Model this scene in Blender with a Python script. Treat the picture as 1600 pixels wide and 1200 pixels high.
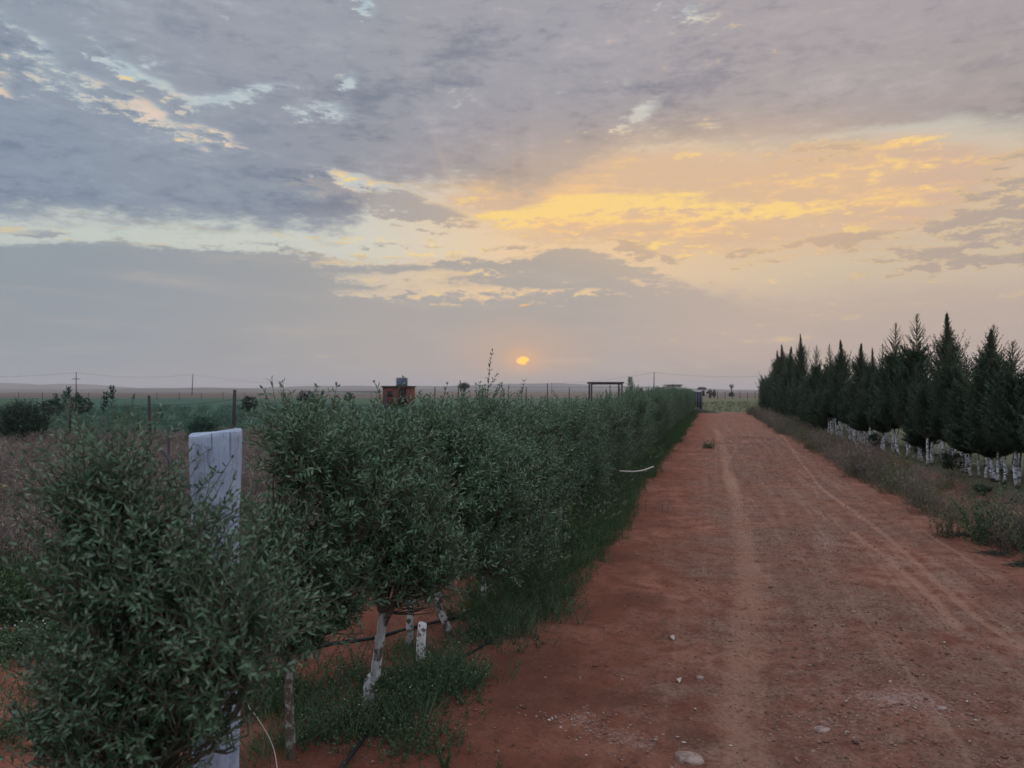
import bpy, math, random
import numpy as np
R = math.radians
for o in list(bpy.data.objects): bpy.data.objects.remove(o)
scene = bpy.context.scene
COL = scene.collection

# ---------------------------------------------------------------- frame of the place
# world X runs across the dirt road (to the right), world Y along it, Z up; the camera stands on the road
TH = math.atan(315/1200)                 # camera heading, turned left from the road's direction
CT, ST = math.cos(TH), math.sin(TH)
EYE = 1.6
def W(px, d, z=0.0):                     # bearing px (of a 1600 wide view) and depth d in metres -> place
    x = (px-800)/1200*d
    return (CT*x-ST*d, ST*x+CT*d, z)
def Zy(py, d): return EYE-(py-612)*d/1200
def G(px, py):
    return W(px, EYE*1200/(py-612))
def lin(c):
    return tuple(((v/255)/12.92 if v/255 <= .04045 else ((v/255+.055)/1.055)**2.4) for v in c)+(1,)

# ---------------------------------------------------------------- camera
cam = bpy.data.cameras.new('camera'); camo = bpy.data.objects.new('camera', cam); COL.objects.link(camo)
camo.location = (0, 0, EYE); camo.rotation_euler = (R(90), 0, TH)
cam.sensor_width = 36; cam.lens = 27; cam.shift_y = 12/1600
cam.clip_start = .05; cam.clip_end = 30000
cam.dof.use_dof = True; cam.dof.focus_distance = 5.0; cam.dof.aperture_fstop = 4.2
scene.camera = camo
scene.view_settings.view_transform = 'Standard'; scene.view_settings.look = 'None'
scene.view_settings.exposure = 0.0; scene.view_settings.gamma = 1
scene.render.engine = 'CYCLES'
scene.cycles.max_bounces = 6; scene.cycles.transparent_max_bounces = 4
scene.cycles.volume_bounces = 0

# ---------------------------------------------------------------- node helpers
class NT:
    def __init__(s, tree): s.t = tree; s.n = tree.nodes; s.l = tree.links
    def link(s, a, b): s.l.new(a, b)
    def new(s, typ, **kw):
        n = s.n.new(typ)
        for k, v in kw.items(): setattr(n, k, v)
        return n
    def put(s, sock, v):
        if isinstance(v, V): s.l.new(v.s, sock)
        elif hasattr(v, 'is_output'): s.l.new(v, sock)
        else: sock.default_value = v
    def math(s, op, *a, clamp=False):
        n = s.new('ShaderNodeMath', operation=op, use_clamp=clamp)
        for i, v in enumerate(a): s.put(n.inputs[i], v)
        return V(s, n.outputs[0])
    def comb(s, x, y, z=0.0):
        n = s.new('ShaderNodeCombineXYZ')
        for i, v in enumerate((x, y, z)): s.put(n.inputs[i], v)
        return V(s, n.outputs[0])
    def noise(s, vec, scale=1, detail=6, rough=.55, dist=0, out=0, typ='FBM', lac=2.0):
        n = s.new('ShaderNodeTexNoise'); n.noise_type = typ
        s.put(n.inputs['Vector'], vec); s.put(n.inputs['Scale'], scale); n.inputs['Detail'].default_value = detail
        n.inputs['Roughness'].default_value = rough; n.inputs['Distortion'].default_value = dist
        n.inputs['Lacunarity'].default_value = lac
        return V(s, n.outputs[out])
    def sm(s, x, a, b):                    # smoothstep from a to b
        n = s.new('ShaderNodeMapRange', interpolation_type='SMOOTHSTEP')
        s.put(n.inputs['Value'], x); s.put(n.inputs['From Min'], a); s.put(n.inputs['From Max'], b)
        return V(s, n.outputs['Result'])
    def curve(s, x, pts, lo, hi, vlo, vhi):   # piecewise function value(x)
        m = s.math('MULTIPLY_ADD', x, 1/(hi-lo), -lo/(hi-lo), clamp=True)
        n = s.new('ShaderNodeFloatCurve'); c = n.mapping.curves[0]
        P = [((a-lo)/(hi-lo), (v-vlo)/(vhi-vlo)) for a, v in pts]
        c.points[0].location = P[0]; c.points[1].location = P[-1]
        for p in P[1:-1]: c.points.new(*p)
        n.mapping.update(); s.put(n.inputs['Value'], m)
        return s.math('MULTIPLY_ADD', V(s, n.outputs[0]), vhi-vlo, vlo)
    def ramp(s, x, stops, lo=0., hi=1., interp='EASE'):
        m = s.math('MULTIPLY_ADD', x, 1/(hi-lo), -lo/(hi-lo), clamp=True)
        n = s.new('ShaderNodeValToRGB'); cr = n.color_ramp; cr.interpolation = interp
        st = [((a-lo)/(hi-lo), c) for a, c in stops]
        while len(cr.elements) < len(st): cr.elements.new(.5)
        for e, (p, c) in zip(cr.elements, st):
            e.position = p
        for e, (p, c) in zip(cr.elements, st):
            e.color = c if len(c) == 4 else lin(c)
        s.put(n.inputs[0], m); return V(s, n.outputs[0])
    def mix(s, f, a, b, blend='MIX'):
        n = s.new('ShaderNodeMix', data_type='RGBA', blend_type=blend)
        s.put(n.inputs[0], f)
        for k, v in ((6, a), (7, b)):
            if isinstance(v, tuple) and len(v) == 3: v = lin(v)
            s.put(n.inputs[k], v)
        return V(s, n.outputs[2])
class V:
    def __init__(s, t, sock): s.t = t; s.s = sock
    def __add__(s, o): return s.t.math('ADD', s, o)
    __radd__ = __add__
    def __sub__(s, o): return s.t.math('SUBTRACT', s, o)
    def __rsub__(s, o): return s.t.math('SUBTRACT', o, s)
    def __mul__(s, o): return s.t.math('MULTIPLY', s, o)
    __rmul__ = __mul__
    def __truediv__(s, o): return s.t.math('DIVIDE', s, o)
    def max(s, o): return s.t.math('MAXIMUM', s, o)
    def min(s, o): return s.t.math('MINIMUM', s, o)
    def sat(s): return s.t.math('ADD', s, 0.0, clamp=True)

# ---------------------------------------------------------------- sky (world): dusk clouds laid out by azimuth and elevation
def AE(px, py):
    a = math.atan((px-800)/1200); return math.degrees(a), math.degrees(math.atan((612-py)/1200*math.cos(a)))
def C_(*c): return tuple(c)+(1,)
world = bpy.data.worlds.new('World'); scene.world = world; world.use_nodes = True
world.cycles.sampling_method = 'MANUAL'; world.cycles.sample_map_resolution = 256
T = NT(world.node_tree); T.n.clear()
gen = T.new('ShaderNodeTexCoord').outputs['Generated']
sep = T.new('ShaderNodeSeparateXYZ'); T.link(gen, sep.inputs[0])
X, Y, Zz = [V(T, o) for o in sep.outputs]
xc = X*CT+Y*ST; yc = Y*CT-X*ST
az = T.math('ARCTAN2', xc, yc)*57.29578
el = T.math('ARCSINE', Zz)*57.29578
elp = el.max(0.0)
zz = Zz.max(0.0)+.10
plane = T.comb(xc/zz, yc/zz, 0.0)
ang = T.comb(az*.055, el*.16, 0.0)
n_big = T.noise(plane, 1.6, 8, .56)
n_ang = T.noise(ang, 2.2, 9, .60)
n_fine = T.noise(ang, 11.0, 7, .68)
n_str = T.noise(T.comb(az*.04, el*.30, 3.0), 2.6, 8, .58)
nb = n_big-.5; na = n_ang-.5; nf = n_fine-.5; ns = n_str-.5
waz = az+nf*4.0+na*5.0; wel = el+nf*2.0+na*2.2          # warped coordinates
def edge(pts):                                           # elevation of an edge along the azimuth
    q = [AE(*p) for p in pts]
    q = [(-60, q[0][1])]+q+[(60, q[-1][1])]
    return T.curve(az, q, -60, 60, -5, 35)
wvec = T.comb(waz, wel, 0.0); rvec = T.comb(az, el, 0.0)
def blobs(L, vec=wvec, grow=1.6):
    acc = None
    for b in L:
        px, py, rx, ry = b[:4]; rot = b[4] if len(b) > 4 else 0.; k = b[5] if len(b) > 5 else 1.
        a, e = AE(px, py); f = 57.3/1200*grow
        m = T.new('ShaderNodeMapping', vector_type='TEXTURE'); T.put(m.inputs[0], vec)
        m.inputs[1].default_value = (a, e, 0); m.inputs[2].default_value = (0, 0, R(rot)); m.inputs[3].default_value = (rx*f, ry*f, 1)
        g = T.new('ShaderNodeTexGradient', gradient_type='SPHERICAL'); T.link(m.outputs[0], g.inputs[0])
        q = V(T, g.outputs['Fac'])
        acc = q*k if acc is None else T.math('MULTIPLY_ADD', q, k, acc)
    return acc
# clear sky between the clouds
clearL = T.ramp(el, [(0, (172,170,172)), (6, (186,190,190)), (11, (203,212,206)), (16, (188,204,210)), (24, (176,200,212)), (50, (120,150,190)), (90, (95,125,175))], 0, 90)
clearR = T.ramp(el, [(0, (192,172,160)), (5, (200,182,168)), (9, (216,197,172)), (13, (226,201,168)), (18, (206,206,198)), (26, (186,200,208)), (50, (120,150,190)), (90, (95,125,175))], 0, 90)
kR = T.sm(az, -14.0, 4.0)
col = T.mix(kR, clearL, clearR)
nish = T.new('ShaderNodeTexSky', sky_type='NISHITA', sun_disc=False)
nish.sun_elevation = R(2.34); nish.sun_rotation = -TH+math.atan(17/1200); nish.dust_density = 3
nbg = T.mix(1.0, V(T, nish.outputs[0]), (.10,.10,.10,1), 'MULTIPLY')
col = T.mix(.12, col, nbg)
# golden lit veil right of the middle
gold = (blobs([(760,315,120,26,-6,.9),(930,300,150,52,4,1.),(1100,290,260,62,-4,1.),(1180,330,300,50,-3,.9),(1380,270,170,58,-6,.8),(1000,375,200,14,-3,.8),(1480,250,90,26,0,.5),(1340,388,150,12,0,.5)]))
goldm = T.sm(gold+ns*1.1+nf*1.4, .15, 1.15)
goldc = T.mix(T.sm(ns*2.4+nf*1.6+blobs([(1000,322,300,30,-2,.45),(900,300,90,22,30,.3)]), -.05, .75), (208,178,158), (253,202,134))
col = T.mix(goldm*.92, col, goldc)
hot = T.sm(blobs([(760,302,46,11,12,.75),(716,334,55,10,-10,.55),(806,330,50,12,0,.8),(640,352,46,7,-12,.55),(1290,352,80,6,-14,.5),(1380,372,50,5,10,.5),(1080,378,60,4,0,.4),(870,322,60,16,10,.8),(960,318,110,18,6,.9),(1120,322,170,16,-4,.95),(1110,242,110,9,2,.55),(770,335,50,14,-20,.5),(985,378,90,5,-4,.4)])+ns*2.6+nf*3.0, .20, .88)
col = T.mix(hot*.95, col, (255,220,132))
# ------ upper cloud deck
deck_edge = edge([(0,338),(150,346),(330,352),(470,358),(555,352),(600,300),(690,286),(740,294),(830,306),(880,280),(930,250),(1040,232),(1200,232),(1330,222),(1420,196),(1600,205)])
deckf = (wel-deck_edge)*.42+.16
holes = blobs([(60,80,95,20,-32,.62),(40,110,60,12,-20,.4),(150,20,60,20,0,.25),(225,118,80,13,-24,.8),(250,95,30,30,0,.3),(355,152,60,10,12,.85),(430,133,50,7,6,.6),
  (245,180,75,15,-22,.95),(345,207,34,10,-18,.7),(545,130,26,12,35,.75),(508,175,48,14,-6,.75),(562,8,26,12,-10,1.),(535,38,10,8,0,.5),(400,22,40,10,0,.3),(8,130,26,14,-30,.7),
  (1000,178,38,14,30,.95),(1085,15,60,22,-10,.5),(968,130,30,12,-30,.5),(740,145,40,12,-35,.4),(880,140,30,10,0,.3),(540,276,66,14,-8,.75),(500,300,40,9,-20,.4),(560,288,60,12,0,.5),
  (408,236,22,6,-8,.35),(1010,205,80,8,5,.35),(640,300,50,12,0,.5)])
deck = T.sm(deckf+nb*.7+na*.5+nf*.8, -.2, .6)
hole = T.sm(holes*1.2+nf*1.7+na*.7, .25, 1.15)
deck = deck*(1-hole)
band = T.sm(blobs([(1330,208,190,13,-1,1.),(1540,212,120,14,2,.9),(1130,195,60,12,-8,.4)])+ns*1.0+nf*1.4, .25, .95)
deck = deck*(1-band*.9)
deck_base = T.ramp(az, [(-45,(136,150,168)), (-33,(138,151,168)), (-20,(141,151,165)), (-8,(149,150,160)), (4,(160,153,157)), (18,(174,161,156)), (34,(170,156,150)), (45,(165,152,150))], -60, 60)
deck_top = T.ramp(az, [(-45,(146,157,171)), (-33,(149,158,171)), (-15,(155,159,169)), (0,(163,161,168)), (20,(171,163,166)), (45,(166,159,163))], -60, 60)
deckc = T.mix(T.sm(el, 12.0, 26.0), deck_base, deck_top)
shade = nb*1.2+ns*.4+na*.6+nf*.7
deckc = T.mix(T.sm(shade, -.30, .0), T.mix(1.0, deckc, (.72,.76,.82,1), 'MULTIPLY'), deckc)
n_mid = T.noise(plane, 6.5, 6, .6, .4)-.5
deckc = T.mix(T.sm(n_mid+nf*.5, .0, -.22)*.75, deckc, T.mix(1.0, deckc, (.80,.83,.87,1), 'MULTIPLY'))
deckc = T.mix(T.sm(n_mid+nf*.5, .02, .25)*.5, deckc, T.mix(1.0, deckc, (1.16,1.15,1.13,1), 'MULTIPLY'))
deckc = T.mix(T.sm(shade, .04, .5)*.5, deckc, T.mix(T.sm(az,-20.,10.), (186,196,206), (208,196,194)))
col = T.mix(deck, col, deckc)
deckc = T.mix(T.sm(az,-24.,4.), deckc, T.mix(1.0, deckc, (1.03,1.0,.945,1), 'MULTIPLY'))
# bright torn rims of the holes: pale left, peach here and there
rim = T.sm(deck*(1-deck)*4*T.sm(nf+hole*.3,-.05,.35), .1, 1.)
rimc = T.mix(T.sm(blobs([(280,190,140,40,-20,1.),(8,130,50,40,0,1.),(700,310,260,60,0,1.),(1100,240,420,50,0,1.),(460,300,60,30,0,.6)]), .25, .7), (214,222,220), (250,212,160))
col = T.mix(rim*.45, col, rimc)
col = T.mix(T.sm(blobs([(250,182,60,13,-20,1.),(345,207,35,9,-18,.9),(5,128,25,12,-30,.9),(405,232,30,6,-8,.6)])+nf*1.6, .45, 1.0)*.8, col, (238,208,186))
# ------ islands and streaks under the deck
isl = blobs([(650,332,95,22,-6,1.15),(600,318,40,12,0,.4),(75,364,26,5,0,.8),(300,374,22,5,0,.6),(430,382,60,5,0,.7),(610,382,60,5,0,.6),(700,385,40,5,0,.3),(520,298,70,7,-8,.7),(630,300,50,6,-4,.6),(480,285,40,6,0,.4),
  (820,384,40,8,0,.7),(980,385,60,10,-8,.9),(1060,402,20,5,0,.6),(1120,433,18,5,0,.4),(1150,395,16,7,0,.7),(1290,382,110,8,5,.8),(1200,412,60,4,0,.5),(1500,385,130,14,0,.9),(1530,412,140,10,0,.9),(1590,318,80,30,-4,.85),(1500,350,80,14,-6,.5),(1600,250,50,30,0,.5),(1290,232,60,20,-4,.75),(1290,372,80,12,0,.4),(1010,402,60,8,0,.6)])
islm = T.sm(isl+nf*2.0+ns*.9, .30, .74)
islc = T.ramp(az, [(-33,(150,156,166)), (-10,(158,156,160)), (5,(176,160,152)), (20,(190,166,148)), (34,(176,160,150))], -60, 60)
col = T.mix(T.sm(islm*(1-islm)*4, .2, 1.)*.35*T.sm(az,-15.,0.), col, (255,214,140))
col = T.mix(islm*.86, col, islc)
# ------ low bank reaching down to the horizon
bank_edge = edge([(0,383),(60,378),(130,374),(250,382),(420,392),(520,402),(580,408),(640,408),(700,402),(770,404),(820,400),(850,388),(900,384),(960,400),(1010,420),(1080,440),(1250,448),(1400,440),(1500,432),(1600,436)])
rt = T.sm(az, 9., 20.)
bank = T.sm((bank_edge-el)*(.9-rt*.5)+nf*2.2+na*.9+.08, -.1, T.math('MULTIPLY_ADD', rt, .9, .38))
bank = bank*(1-T.sm(blobs([(620,432,110,10,0,.9),(560,408,60,7,0,.7),(690,452,140,10,0,.9),(560,455,60,5,0,.4),(760,425,50,6,-12,.5),(1030,440,60,8,-12,.6),(830,398,34,7,10,.55),(940,455,80,7,-4,.5),(800,470,120,6,0,.4)])+nf*2.0+ns*1.1, .24, .85)*T.sm(az,-22.,-8.)*.75)
bankL = T.ramp(el, [(0,(154,160,166)), (3,(148,156,163)), (8,(144,154,163)), (12,(146,155,162))], 0, 30)
bankM = T.ramp(el, [(0,(182,171,163)), (3,(178,168,161)), (7,(173,166,160)), (11,(162,159,158))], 0, 30)
bankR = T.ramp(el, [(0,(188,168,156)), (3,(192,172,160)), (7,(190,172,160)), (11,(180,166,158))], 0, 30)
bankc = T.mix(T.sm(az,-32.,-2.), bankL, T.mix(T.sm(az,2.,20.), bankM, bankR))
bankc = T.mix(T.sm(ns+na*.4,-.02,.3)*.25, bankc, (205,190,178))
bankc = T.mix(T.sm(na*-1.0+ns*-.4,.0,.3)*.22, bankc, (146,146,156))
col = T.mix(bank*T.math('ADD', T.sm(az,22.,4.)*.25, .70), col, bankc)
brim = T.sm(bank*(1-bank)*4,.3,1.)*T.sm(az,-20.,-4.)*T.sm(az,14.,2.)
col = T.mix(brim*.35, col, (250,214,158))
# ------ the sun, low, half hidden in the bank, and the glints above it
def raw(px,py,rx,ry,rot=0,soft=1.): return blobs([(px,py,rx,ry,rot)], rvec)
sunm = T.sm(raw(817,563.5,11.,7.)-raw(820,566,6,1.1,-4,1.)*.22-raw(828,568,3.5,3.)*.3+nf*.6, .34, .58)
col = T.mix(T.sm(raw(817,563,110,60), .05, 1.1)*.36, col, (240,178,122))
col = T.mix(T.sm(raw(817,563,30,20), .0, 1.)*.5, col, (255,190,120))
col = T.mix(T.sm(raw(860,564,80,5), .2, 1.)*.4, col, (226,186,150))
col = T.mix(sunm, col, (1.9,.86,.09,1))
col = T.mix(T.sm(raw(818,477,13,3.2,4)+nf*1.2, .4, 1.), col, (255,196,120))
# faint shafts of light fanning up from the sun
sa = T.math('ARCTAN2', az-AE(817,563)[0], el-AE(817,563)[1])
ray = T.noise(T.comb(sa*7.0, 0.0, 1.0), 1.0, 3, .5)
col = T.mix(T.sm(ray,.5,.75)*T.sm(el,9.,13.)*T.sm(el,24.,14.)*T.sm(az,-12.,-4.)*T.sm(az,16.,8.)*.34, col, (224,192,172))
col = T.mix(T.sm(blobs([(940,315,330,110,0,1.),(1200,300,300,90,0,.8)], rvec), .05, 1.1)*.30, col, (252,206,142))
# the half of the sky behind the camera and overhead is a cool blue, brightened beyond real dusk to light the foreground
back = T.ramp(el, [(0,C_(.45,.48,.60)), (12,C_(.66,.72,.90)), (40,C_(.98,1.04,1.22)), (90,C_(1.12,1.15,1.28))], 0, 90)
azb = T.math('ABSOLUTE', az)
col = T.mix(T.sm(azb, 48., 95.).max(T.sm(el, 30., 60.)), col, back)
# the ground's dim glow below the horizon, hidden by the terrain
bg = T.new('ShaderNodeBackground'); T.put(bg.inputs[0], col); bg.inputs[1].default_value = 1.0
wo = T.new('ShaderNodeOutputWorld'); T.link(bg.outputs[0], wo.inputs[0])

# ---------------------------------------------------------------- sun: low, behind thin cloud, weak and warm
sun = bpy.data.lights.new('sun', 'SUN'); suno = bpy.data.objects.new('sun', sun); COL.objects.link(suno)
sun.energy = .5; sun.angle = R(10); sun.color = (1, .72, .48)
suno.rotation_euler = (R(90-2.34), 0, R(180)+TH-math.atan(17/1200))

# ================================================================ mesh tools
rng = np.random.default_rng(7)
def nrm(v):
    return v/np.maximum(np.linalg.norm(v, axis=-1, keepdims=True), 1e-9)
class MB:                                  # collects vertices, faces and a per-vertex tint, builds ONE mesh
    def __init__(s): s.v = []; s.f = []; s.t = []; s.n = 0
    def add(s, v, faces, tint=.5):
        v = np.asarray(v, float).reshape(-1, 3)
        s.v.append(v); s.t.append(np.broadcast_to(np.asarray(tint, float), (len(v),)).copy())
        for f in faces:
            f = np.asarray(f, int)
            if f.size: s.f.append(f+s.n)
        s.n += len(v)
    def merge(s, o):
        for v, t in zip(o.v, o.t): s.v.append(v); s.t.append(t)
        for f in o.f: s.f.append(f+s.n)
        s.n += o.n
    def arrays(s):
        return np.concatenate(s.v), s.f, np.concatenate(s.t)
    def mesh(s, name, mats, smooth=False, extra=None):
        v, F, t = s.arrays()
        me = bpy.data.meshes.new(name)
        me.vertices.add(len(v)); me.vertices.foreach_set('co', v.astype(np.float32).ravel())
        loops = np.concatenate([f.ravel() for f in F]); cnt = np.concatenate([np.full(len(f), f.shape[1]) for f in F])
        st = np.concatenate([[0], np.cumsum(cnt)[:-1]])
        me.loops.add(len(loops)); me.loops.foreach_set('vertex_index', loops.astype(np.int32))
        me.polygons.add(len(cnt)); me.polygons.foreach_set('loop_start', st.astype(np.int32))
        me.update(calc_edges=True)
        if smooth: me.polygons.foreach_set('use_smooth', np.ones(len(cnt), bool))
        a = me.attributes.new('tint', 'FLOAT', 'POINT'); a.data.foreach_set('value', t.astype(np.float32))
        for k, arr in (extra or {}).items():
            a = me.attributes.new(k, 'FLOAT', 'POINT'); a.data.foreach_set('value', arr.astype(np.float32))
        for m in (mats if isinstance(mats, (list, tuple)) else [mats]): me.materials.append(m)
        return me
def link(name, data, parent=None, loc=None):
    o = bpy.data.objects.new(name, data); COL.objects.link(o)
    if parent: o.parent = parent
    if loc is not None: o.location = loc
    return o
def tag(o, label=None, cat=None, group=None, kind=None):
    if label: o['label'] = label
    if cat: o['category'] = cat
    if group: o['group'] = group
    if kind: o['kind'] = kind
    return o
def thing(name, label, cat, loc=(0, 0, 0), rz=0., group=None):
    o = bpy.data.objects.new(name, None); COL.objects.link(o); o.empty_display_size = .1
    o.location = loc; o.rotation_euler = (0, 0, rz)
    return tag(o, label, cat, group)
def dup(root, loc, rz=0., sc=(1, 1, 1), label=None, cat=None, group=None):
    r = root.copy(); COL.objects.link(r); r.location = loc; r.rotation_euler = (0, 0, rz); r.scale = sc
    tag(r, label, cat, group)
    for ch in root.children:
        c = ch.copy(); COL.objects.link(c); c.parent = r
    return r

def tube(mb, pts, rad, n=6, tint=.5, cap=True, wob=0.):
    pts = np.asarray(pts, float); rad = np.broadcast_to(np.asarray(rad, float), (len(pts),))
    d = np.gradient(pts, axis=0); d = nrm(d)
    ref = np.array([0, 0, 1.]) if abs(d[:, 2]).mean() < .8 else np.array([1., 0, 0])
    a = nrm(np.cross(d, ref)); b = np.cross(d, a)
    th = np.arange(n)/n*2*np.pi
    r = rad[:, None]*(1+wob*rng.standard_normal((len(pts), n)))
    v = pts[:, None, :]+a[:, None, :]*(np.cos(th)[None, :]*r)[..., None]+b[:, None, :]*(np.sin(th)[None, :]*r)[..., None]
    i = np.arange(len(pts)-1)[:, None]*n; j = np.arange(n)[None, :]; k = (j+1) % n
    q = np.stack([i+j, i+k, i+n+k, i+n+j], -1).reshape(-1, 4)
    F = [q]
    if cap: F += [np.arange(n)[None, ::-1], (np.arange(n)+(len(pts)-1)*n)[None, :]]
    mb.add(v.reshape(-1, 3), F, tint)
def many_tubes(mb, P, rad, tint=.5):         # P (N, K, 3) three-sided tubes, rad (N, K)
    N, K, _ = P.shape
    d = nrm(np.gradient(P, axis=1)); ref = np.array([.3, .2, .93])
    a = nrm(np.cross(d, ref)); b = np.cross(d, a)
    th = np.arange(3)/3*2*np.pi
    v = P[:, :, None, :]+a[:, :, None, :]*(np.cos(th)*rad[:, :, None])[..., None]+b[:, :, None, :]*(np.sin(th)*rad[:, :, None])[..., None]
    base = (np.arange(N)*K*3)[:, None, None]; i = (np.arange(K-1)*3)[None, :, None]; j = np.arange(3)[None, None, :]; k = (j+1) % 3
    q = np.stack([base+i+j, base+i+k, base+i+3+k, base+i+3+j], -1).reshape(-1, 4)
    mb.add(v.reshape(-1, 3), [q], tint)
def box(mb, x0, x1, y0, y1, z0, z1, tint=.5):
    v = [(x, y, z) for z in (z0, z1) for y in (y0, y1) for x in (x0, x1)]
    mb.add(v, [np.array([[0, 2, 3, 1], [4, 5, 7, 6], [0, 1, 5, 4], [2, 6, 7, 3], [0, 4, 6, 2], [1, 3, 7, 5]])], tint)
def leaves(mb, B, D, S, L, Wd, fold=.25, curl=.12, tint=.5, full=True):
    # lance-shaped leaves: base points B, directions D, side vectors S, lengths L, widths Wd
    D = nrm(D); Nn = nrm(np.cross(D, S)); S = nrm(np.cross(Nn, D)); L = L[:, None]; Wd = Wd[:, None]
    N = len(B)
    if full:
        f = fold*Wd
        st = [B, B+D*L*.32+S*Wd*.5+Nn*f, B+D*L*.32-S*Wd*.5+Nn*f, B+D*L*.70+S*Wd*.40+Nn*(f-curl*L*.4), B+D*L*.70-S*Wd*.40+Nn*(f-curl*L*.4), B+D*L-Nn*curl*L]
        v = np.stack(st, 1); o = (np.arange(N)*6)[:, None]
        F = [np.array([[0, 2, 1]])+o, np.array([[3, 4, 5]])+o, (np.array([[1, 2, 4, 3]])+o)]
        k = 6
    else:
        st = [B, B+D*L*.5+S*Wd*.5, B+D*L-Nn*curl*L, B+D*L*.5-S*Wd*.5]
        v = np.stack(st, 1); o = (np.arange(N)*4)[:, None]; F = [np.array([[0, 1, 2, 3]])+o]; k = 4
    mb.add(v.reshape(-1, 3), F, np.repeat(np.broadcast_to(tint, (N,)), k))
def rnd(*s): return rng.random(s)
def gs(*s): return rng.standard_normal(s)

# smooth value noise on numpy arrays
def vnoise(x, y, seed=0):
    xi = np.floor(x).astype(int); yi = np.floor(y).astype(int); fx = x-xi; fy = y-yi
    fx = fx*fx*(3-2*fx); fy = fy*fy*(3-2*fy)
    def h(a, b):
        n = (a*374761393+b*668265263+seed*1442695041) & 0x7fffffff
        n = ((n ^ (n >> 13))*1274126177) & 0x7fffffff
        return ((n ^ (n >> 16)) & 0xffff)/65535.
    return (h(xi, yi)*(1-fx)+h(xi+1, yi)*fx)*(1-fy)+(h(xi, yi+1)*(1-fx)+h(xi+1, yi+1)*fx)*fy-.5
def fbm(x, y, seed=0, o=4):
    r = 0; a = 1
    for k in range(o): r = r+a*vnoise(x*2**k, y*2**k, seed+k*17); a *= .5
    return r

# ================================================================ materials
MAT = {}
def mat(name, col, rough=.8, spec=.3):
    m = bpy.data.materials.new(name); m.use_nodes = True; t = NT(m.node_tree)
    b = t.n['Principled BSDF']; b.inputs['Roughness'].default_value = rough; b.inputs['Specular IOR Level'].default_value = spec
    if col is not None: b.inputs['Base Color'].default_value = tuple(col)+(1,)
    MAT[name] = m
    return m, t, b
def attr(t, name):
    n = t.new('ShaderNodeAttribute', attribute_name=name); return V(t, n.outputs['Fac'])
def C3(*c): return tuple(c)+(1,)
def bump(t, b, h, strength=.5, dist=.01):
    n = t.new('ShaderNodeBump'); n.inputs['Strength'].default_value = strength; n.inputs['Distance'].default_value = dist
    t.put(n.inputs['Height'], h); t.link(n.outputs[0], b.inputs['Normal'])
def obj_coord(t, kind='Object'): return t.new('ShaderNodeTexCoord').outputs[kind]
def leafmat(name, dark, light, back, trans=.18, rough=.5, spec=.35, extra=None):
    m, t, b = mat(name, None, rough, spec)
    tn = attr(t, 'tint')
    c = t.ramp(tn, [(0, C3(*dark)), (.55, C3(*[(x+y)/2 for x, y in zip(dark, light)])), (1, C3(*light))], interp='LINEAR')
    if extra: c = t.mix(t.sm(tn, .965, .975), c, C3(*extra))
    bk = V(t, t.new('ShaderNodeNewGeometry').outputs['Backfacing'])
    c2 = t.mix(bk, c, C3(*back)) if back else c
    t.put(b.inputs['Base Color'], c2)
    tr = t.new('ShaderNodeBsdfTranslucent'); t.put(tr.inputs[0], c)
    mx = t.new('ShaderNodeMixShader'); mx.inputs[0].default_value = trans
    t.link(b.outputs[0], mx.inputs[1]); t.link(tr.outputs[0], mx.inputs[2])
    t.link(mx.outputs[0], t.n['Material Output'].inputs[0])
    return m
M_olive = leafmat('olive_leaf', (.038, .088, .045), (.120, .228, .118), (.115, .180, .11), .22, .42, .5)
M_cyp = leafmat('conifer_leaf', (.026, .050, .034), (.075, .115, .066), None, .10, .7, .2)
M_weed = leafmat('weed_leaf', (.034, .070, .030), (.105, .165, .062), None, .25, .6, .3, extra=(.42, .44, .30))
M_crop = leafmat('crop_leaf', (.030, .072, .050), (.070, .140, .090), None, .25, .6, .3)
M_dry = leafmat('dry_grass', (.09, .073, .064), (.31, .25, .215), None, .2, .8, .2, extra=(.50, .48, .25))
M_verge = leafmat('verge_weed', (.060, .078, .038), (.20, .195, .115), None, .2, .8, .2, extra=(.38, .38, .28))
M_mat = leafmat('ground_cover_leaf', (.040, .078, .036), (.115, .175, .08), None, .2, .6, .3, extra=(.55, .55, .52))
M_shrub = leafmat('shrub_leaf', (.016, .032, .022), (.05, .08, .05), None, .15, .6, .3)

def barkmat(name, wash, top, dirt=.5):
    m, t, b = mat(name, None, .9, .15)
    oc = obj_coord(t); sp = t.new('ShaderNodeSeparateXYZ'); t.link(oc, sp.inputs[0]); z = V(t, sp.outputs[2])
    st = t.new('ShaderNodeMapping'); t.link(oc, st.inputs[0]); st.inputs[3].default_value = (1, 1, .35)
    n = t.noise(V(t, st.outputs[0]), 38, 5, .6); n2 = t.noise(oc, 17, 5, .65); n3 = t.noise(oc, 90, 3, .6)
    dark = t.mix(n, C3(.05, .036, .028), C3(.13, .10, .08))
    white = t.mix(t.sm(n, .35, .62), C3(*[w*.62 for w in wash]), C3(*wash))
    k = t.sm(z+(n2-.5)*.25, top+.03, top-.03)*(1-t.sm(n2*dirt*2+t.sm(z, .12, 0.)*.35, .56, .66))
    t.put(b.inputs['Base Color'], t.mix(k, dark, white)); bump(t, b, n+n3*.4, .6, .006)
    return m
M_gbark = barkmat('grey_bark', (.30, .29, .27), .45, .62)
M_bark = barkmat('olive_bark', (.45, .46, .44), .50, .56)
M_cbark = barkmat('conifer_bark', (.80, .82, .83), .98, .58)
m, t, b = mat('twig', None, .85, .2); t.put(b.inputs['Base Color'], t.mix(t.noise(obj_coord(t), 30, 3), C3(.05, .042, .03), C3(.15, .14, .10))); M_twig = m

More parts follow.
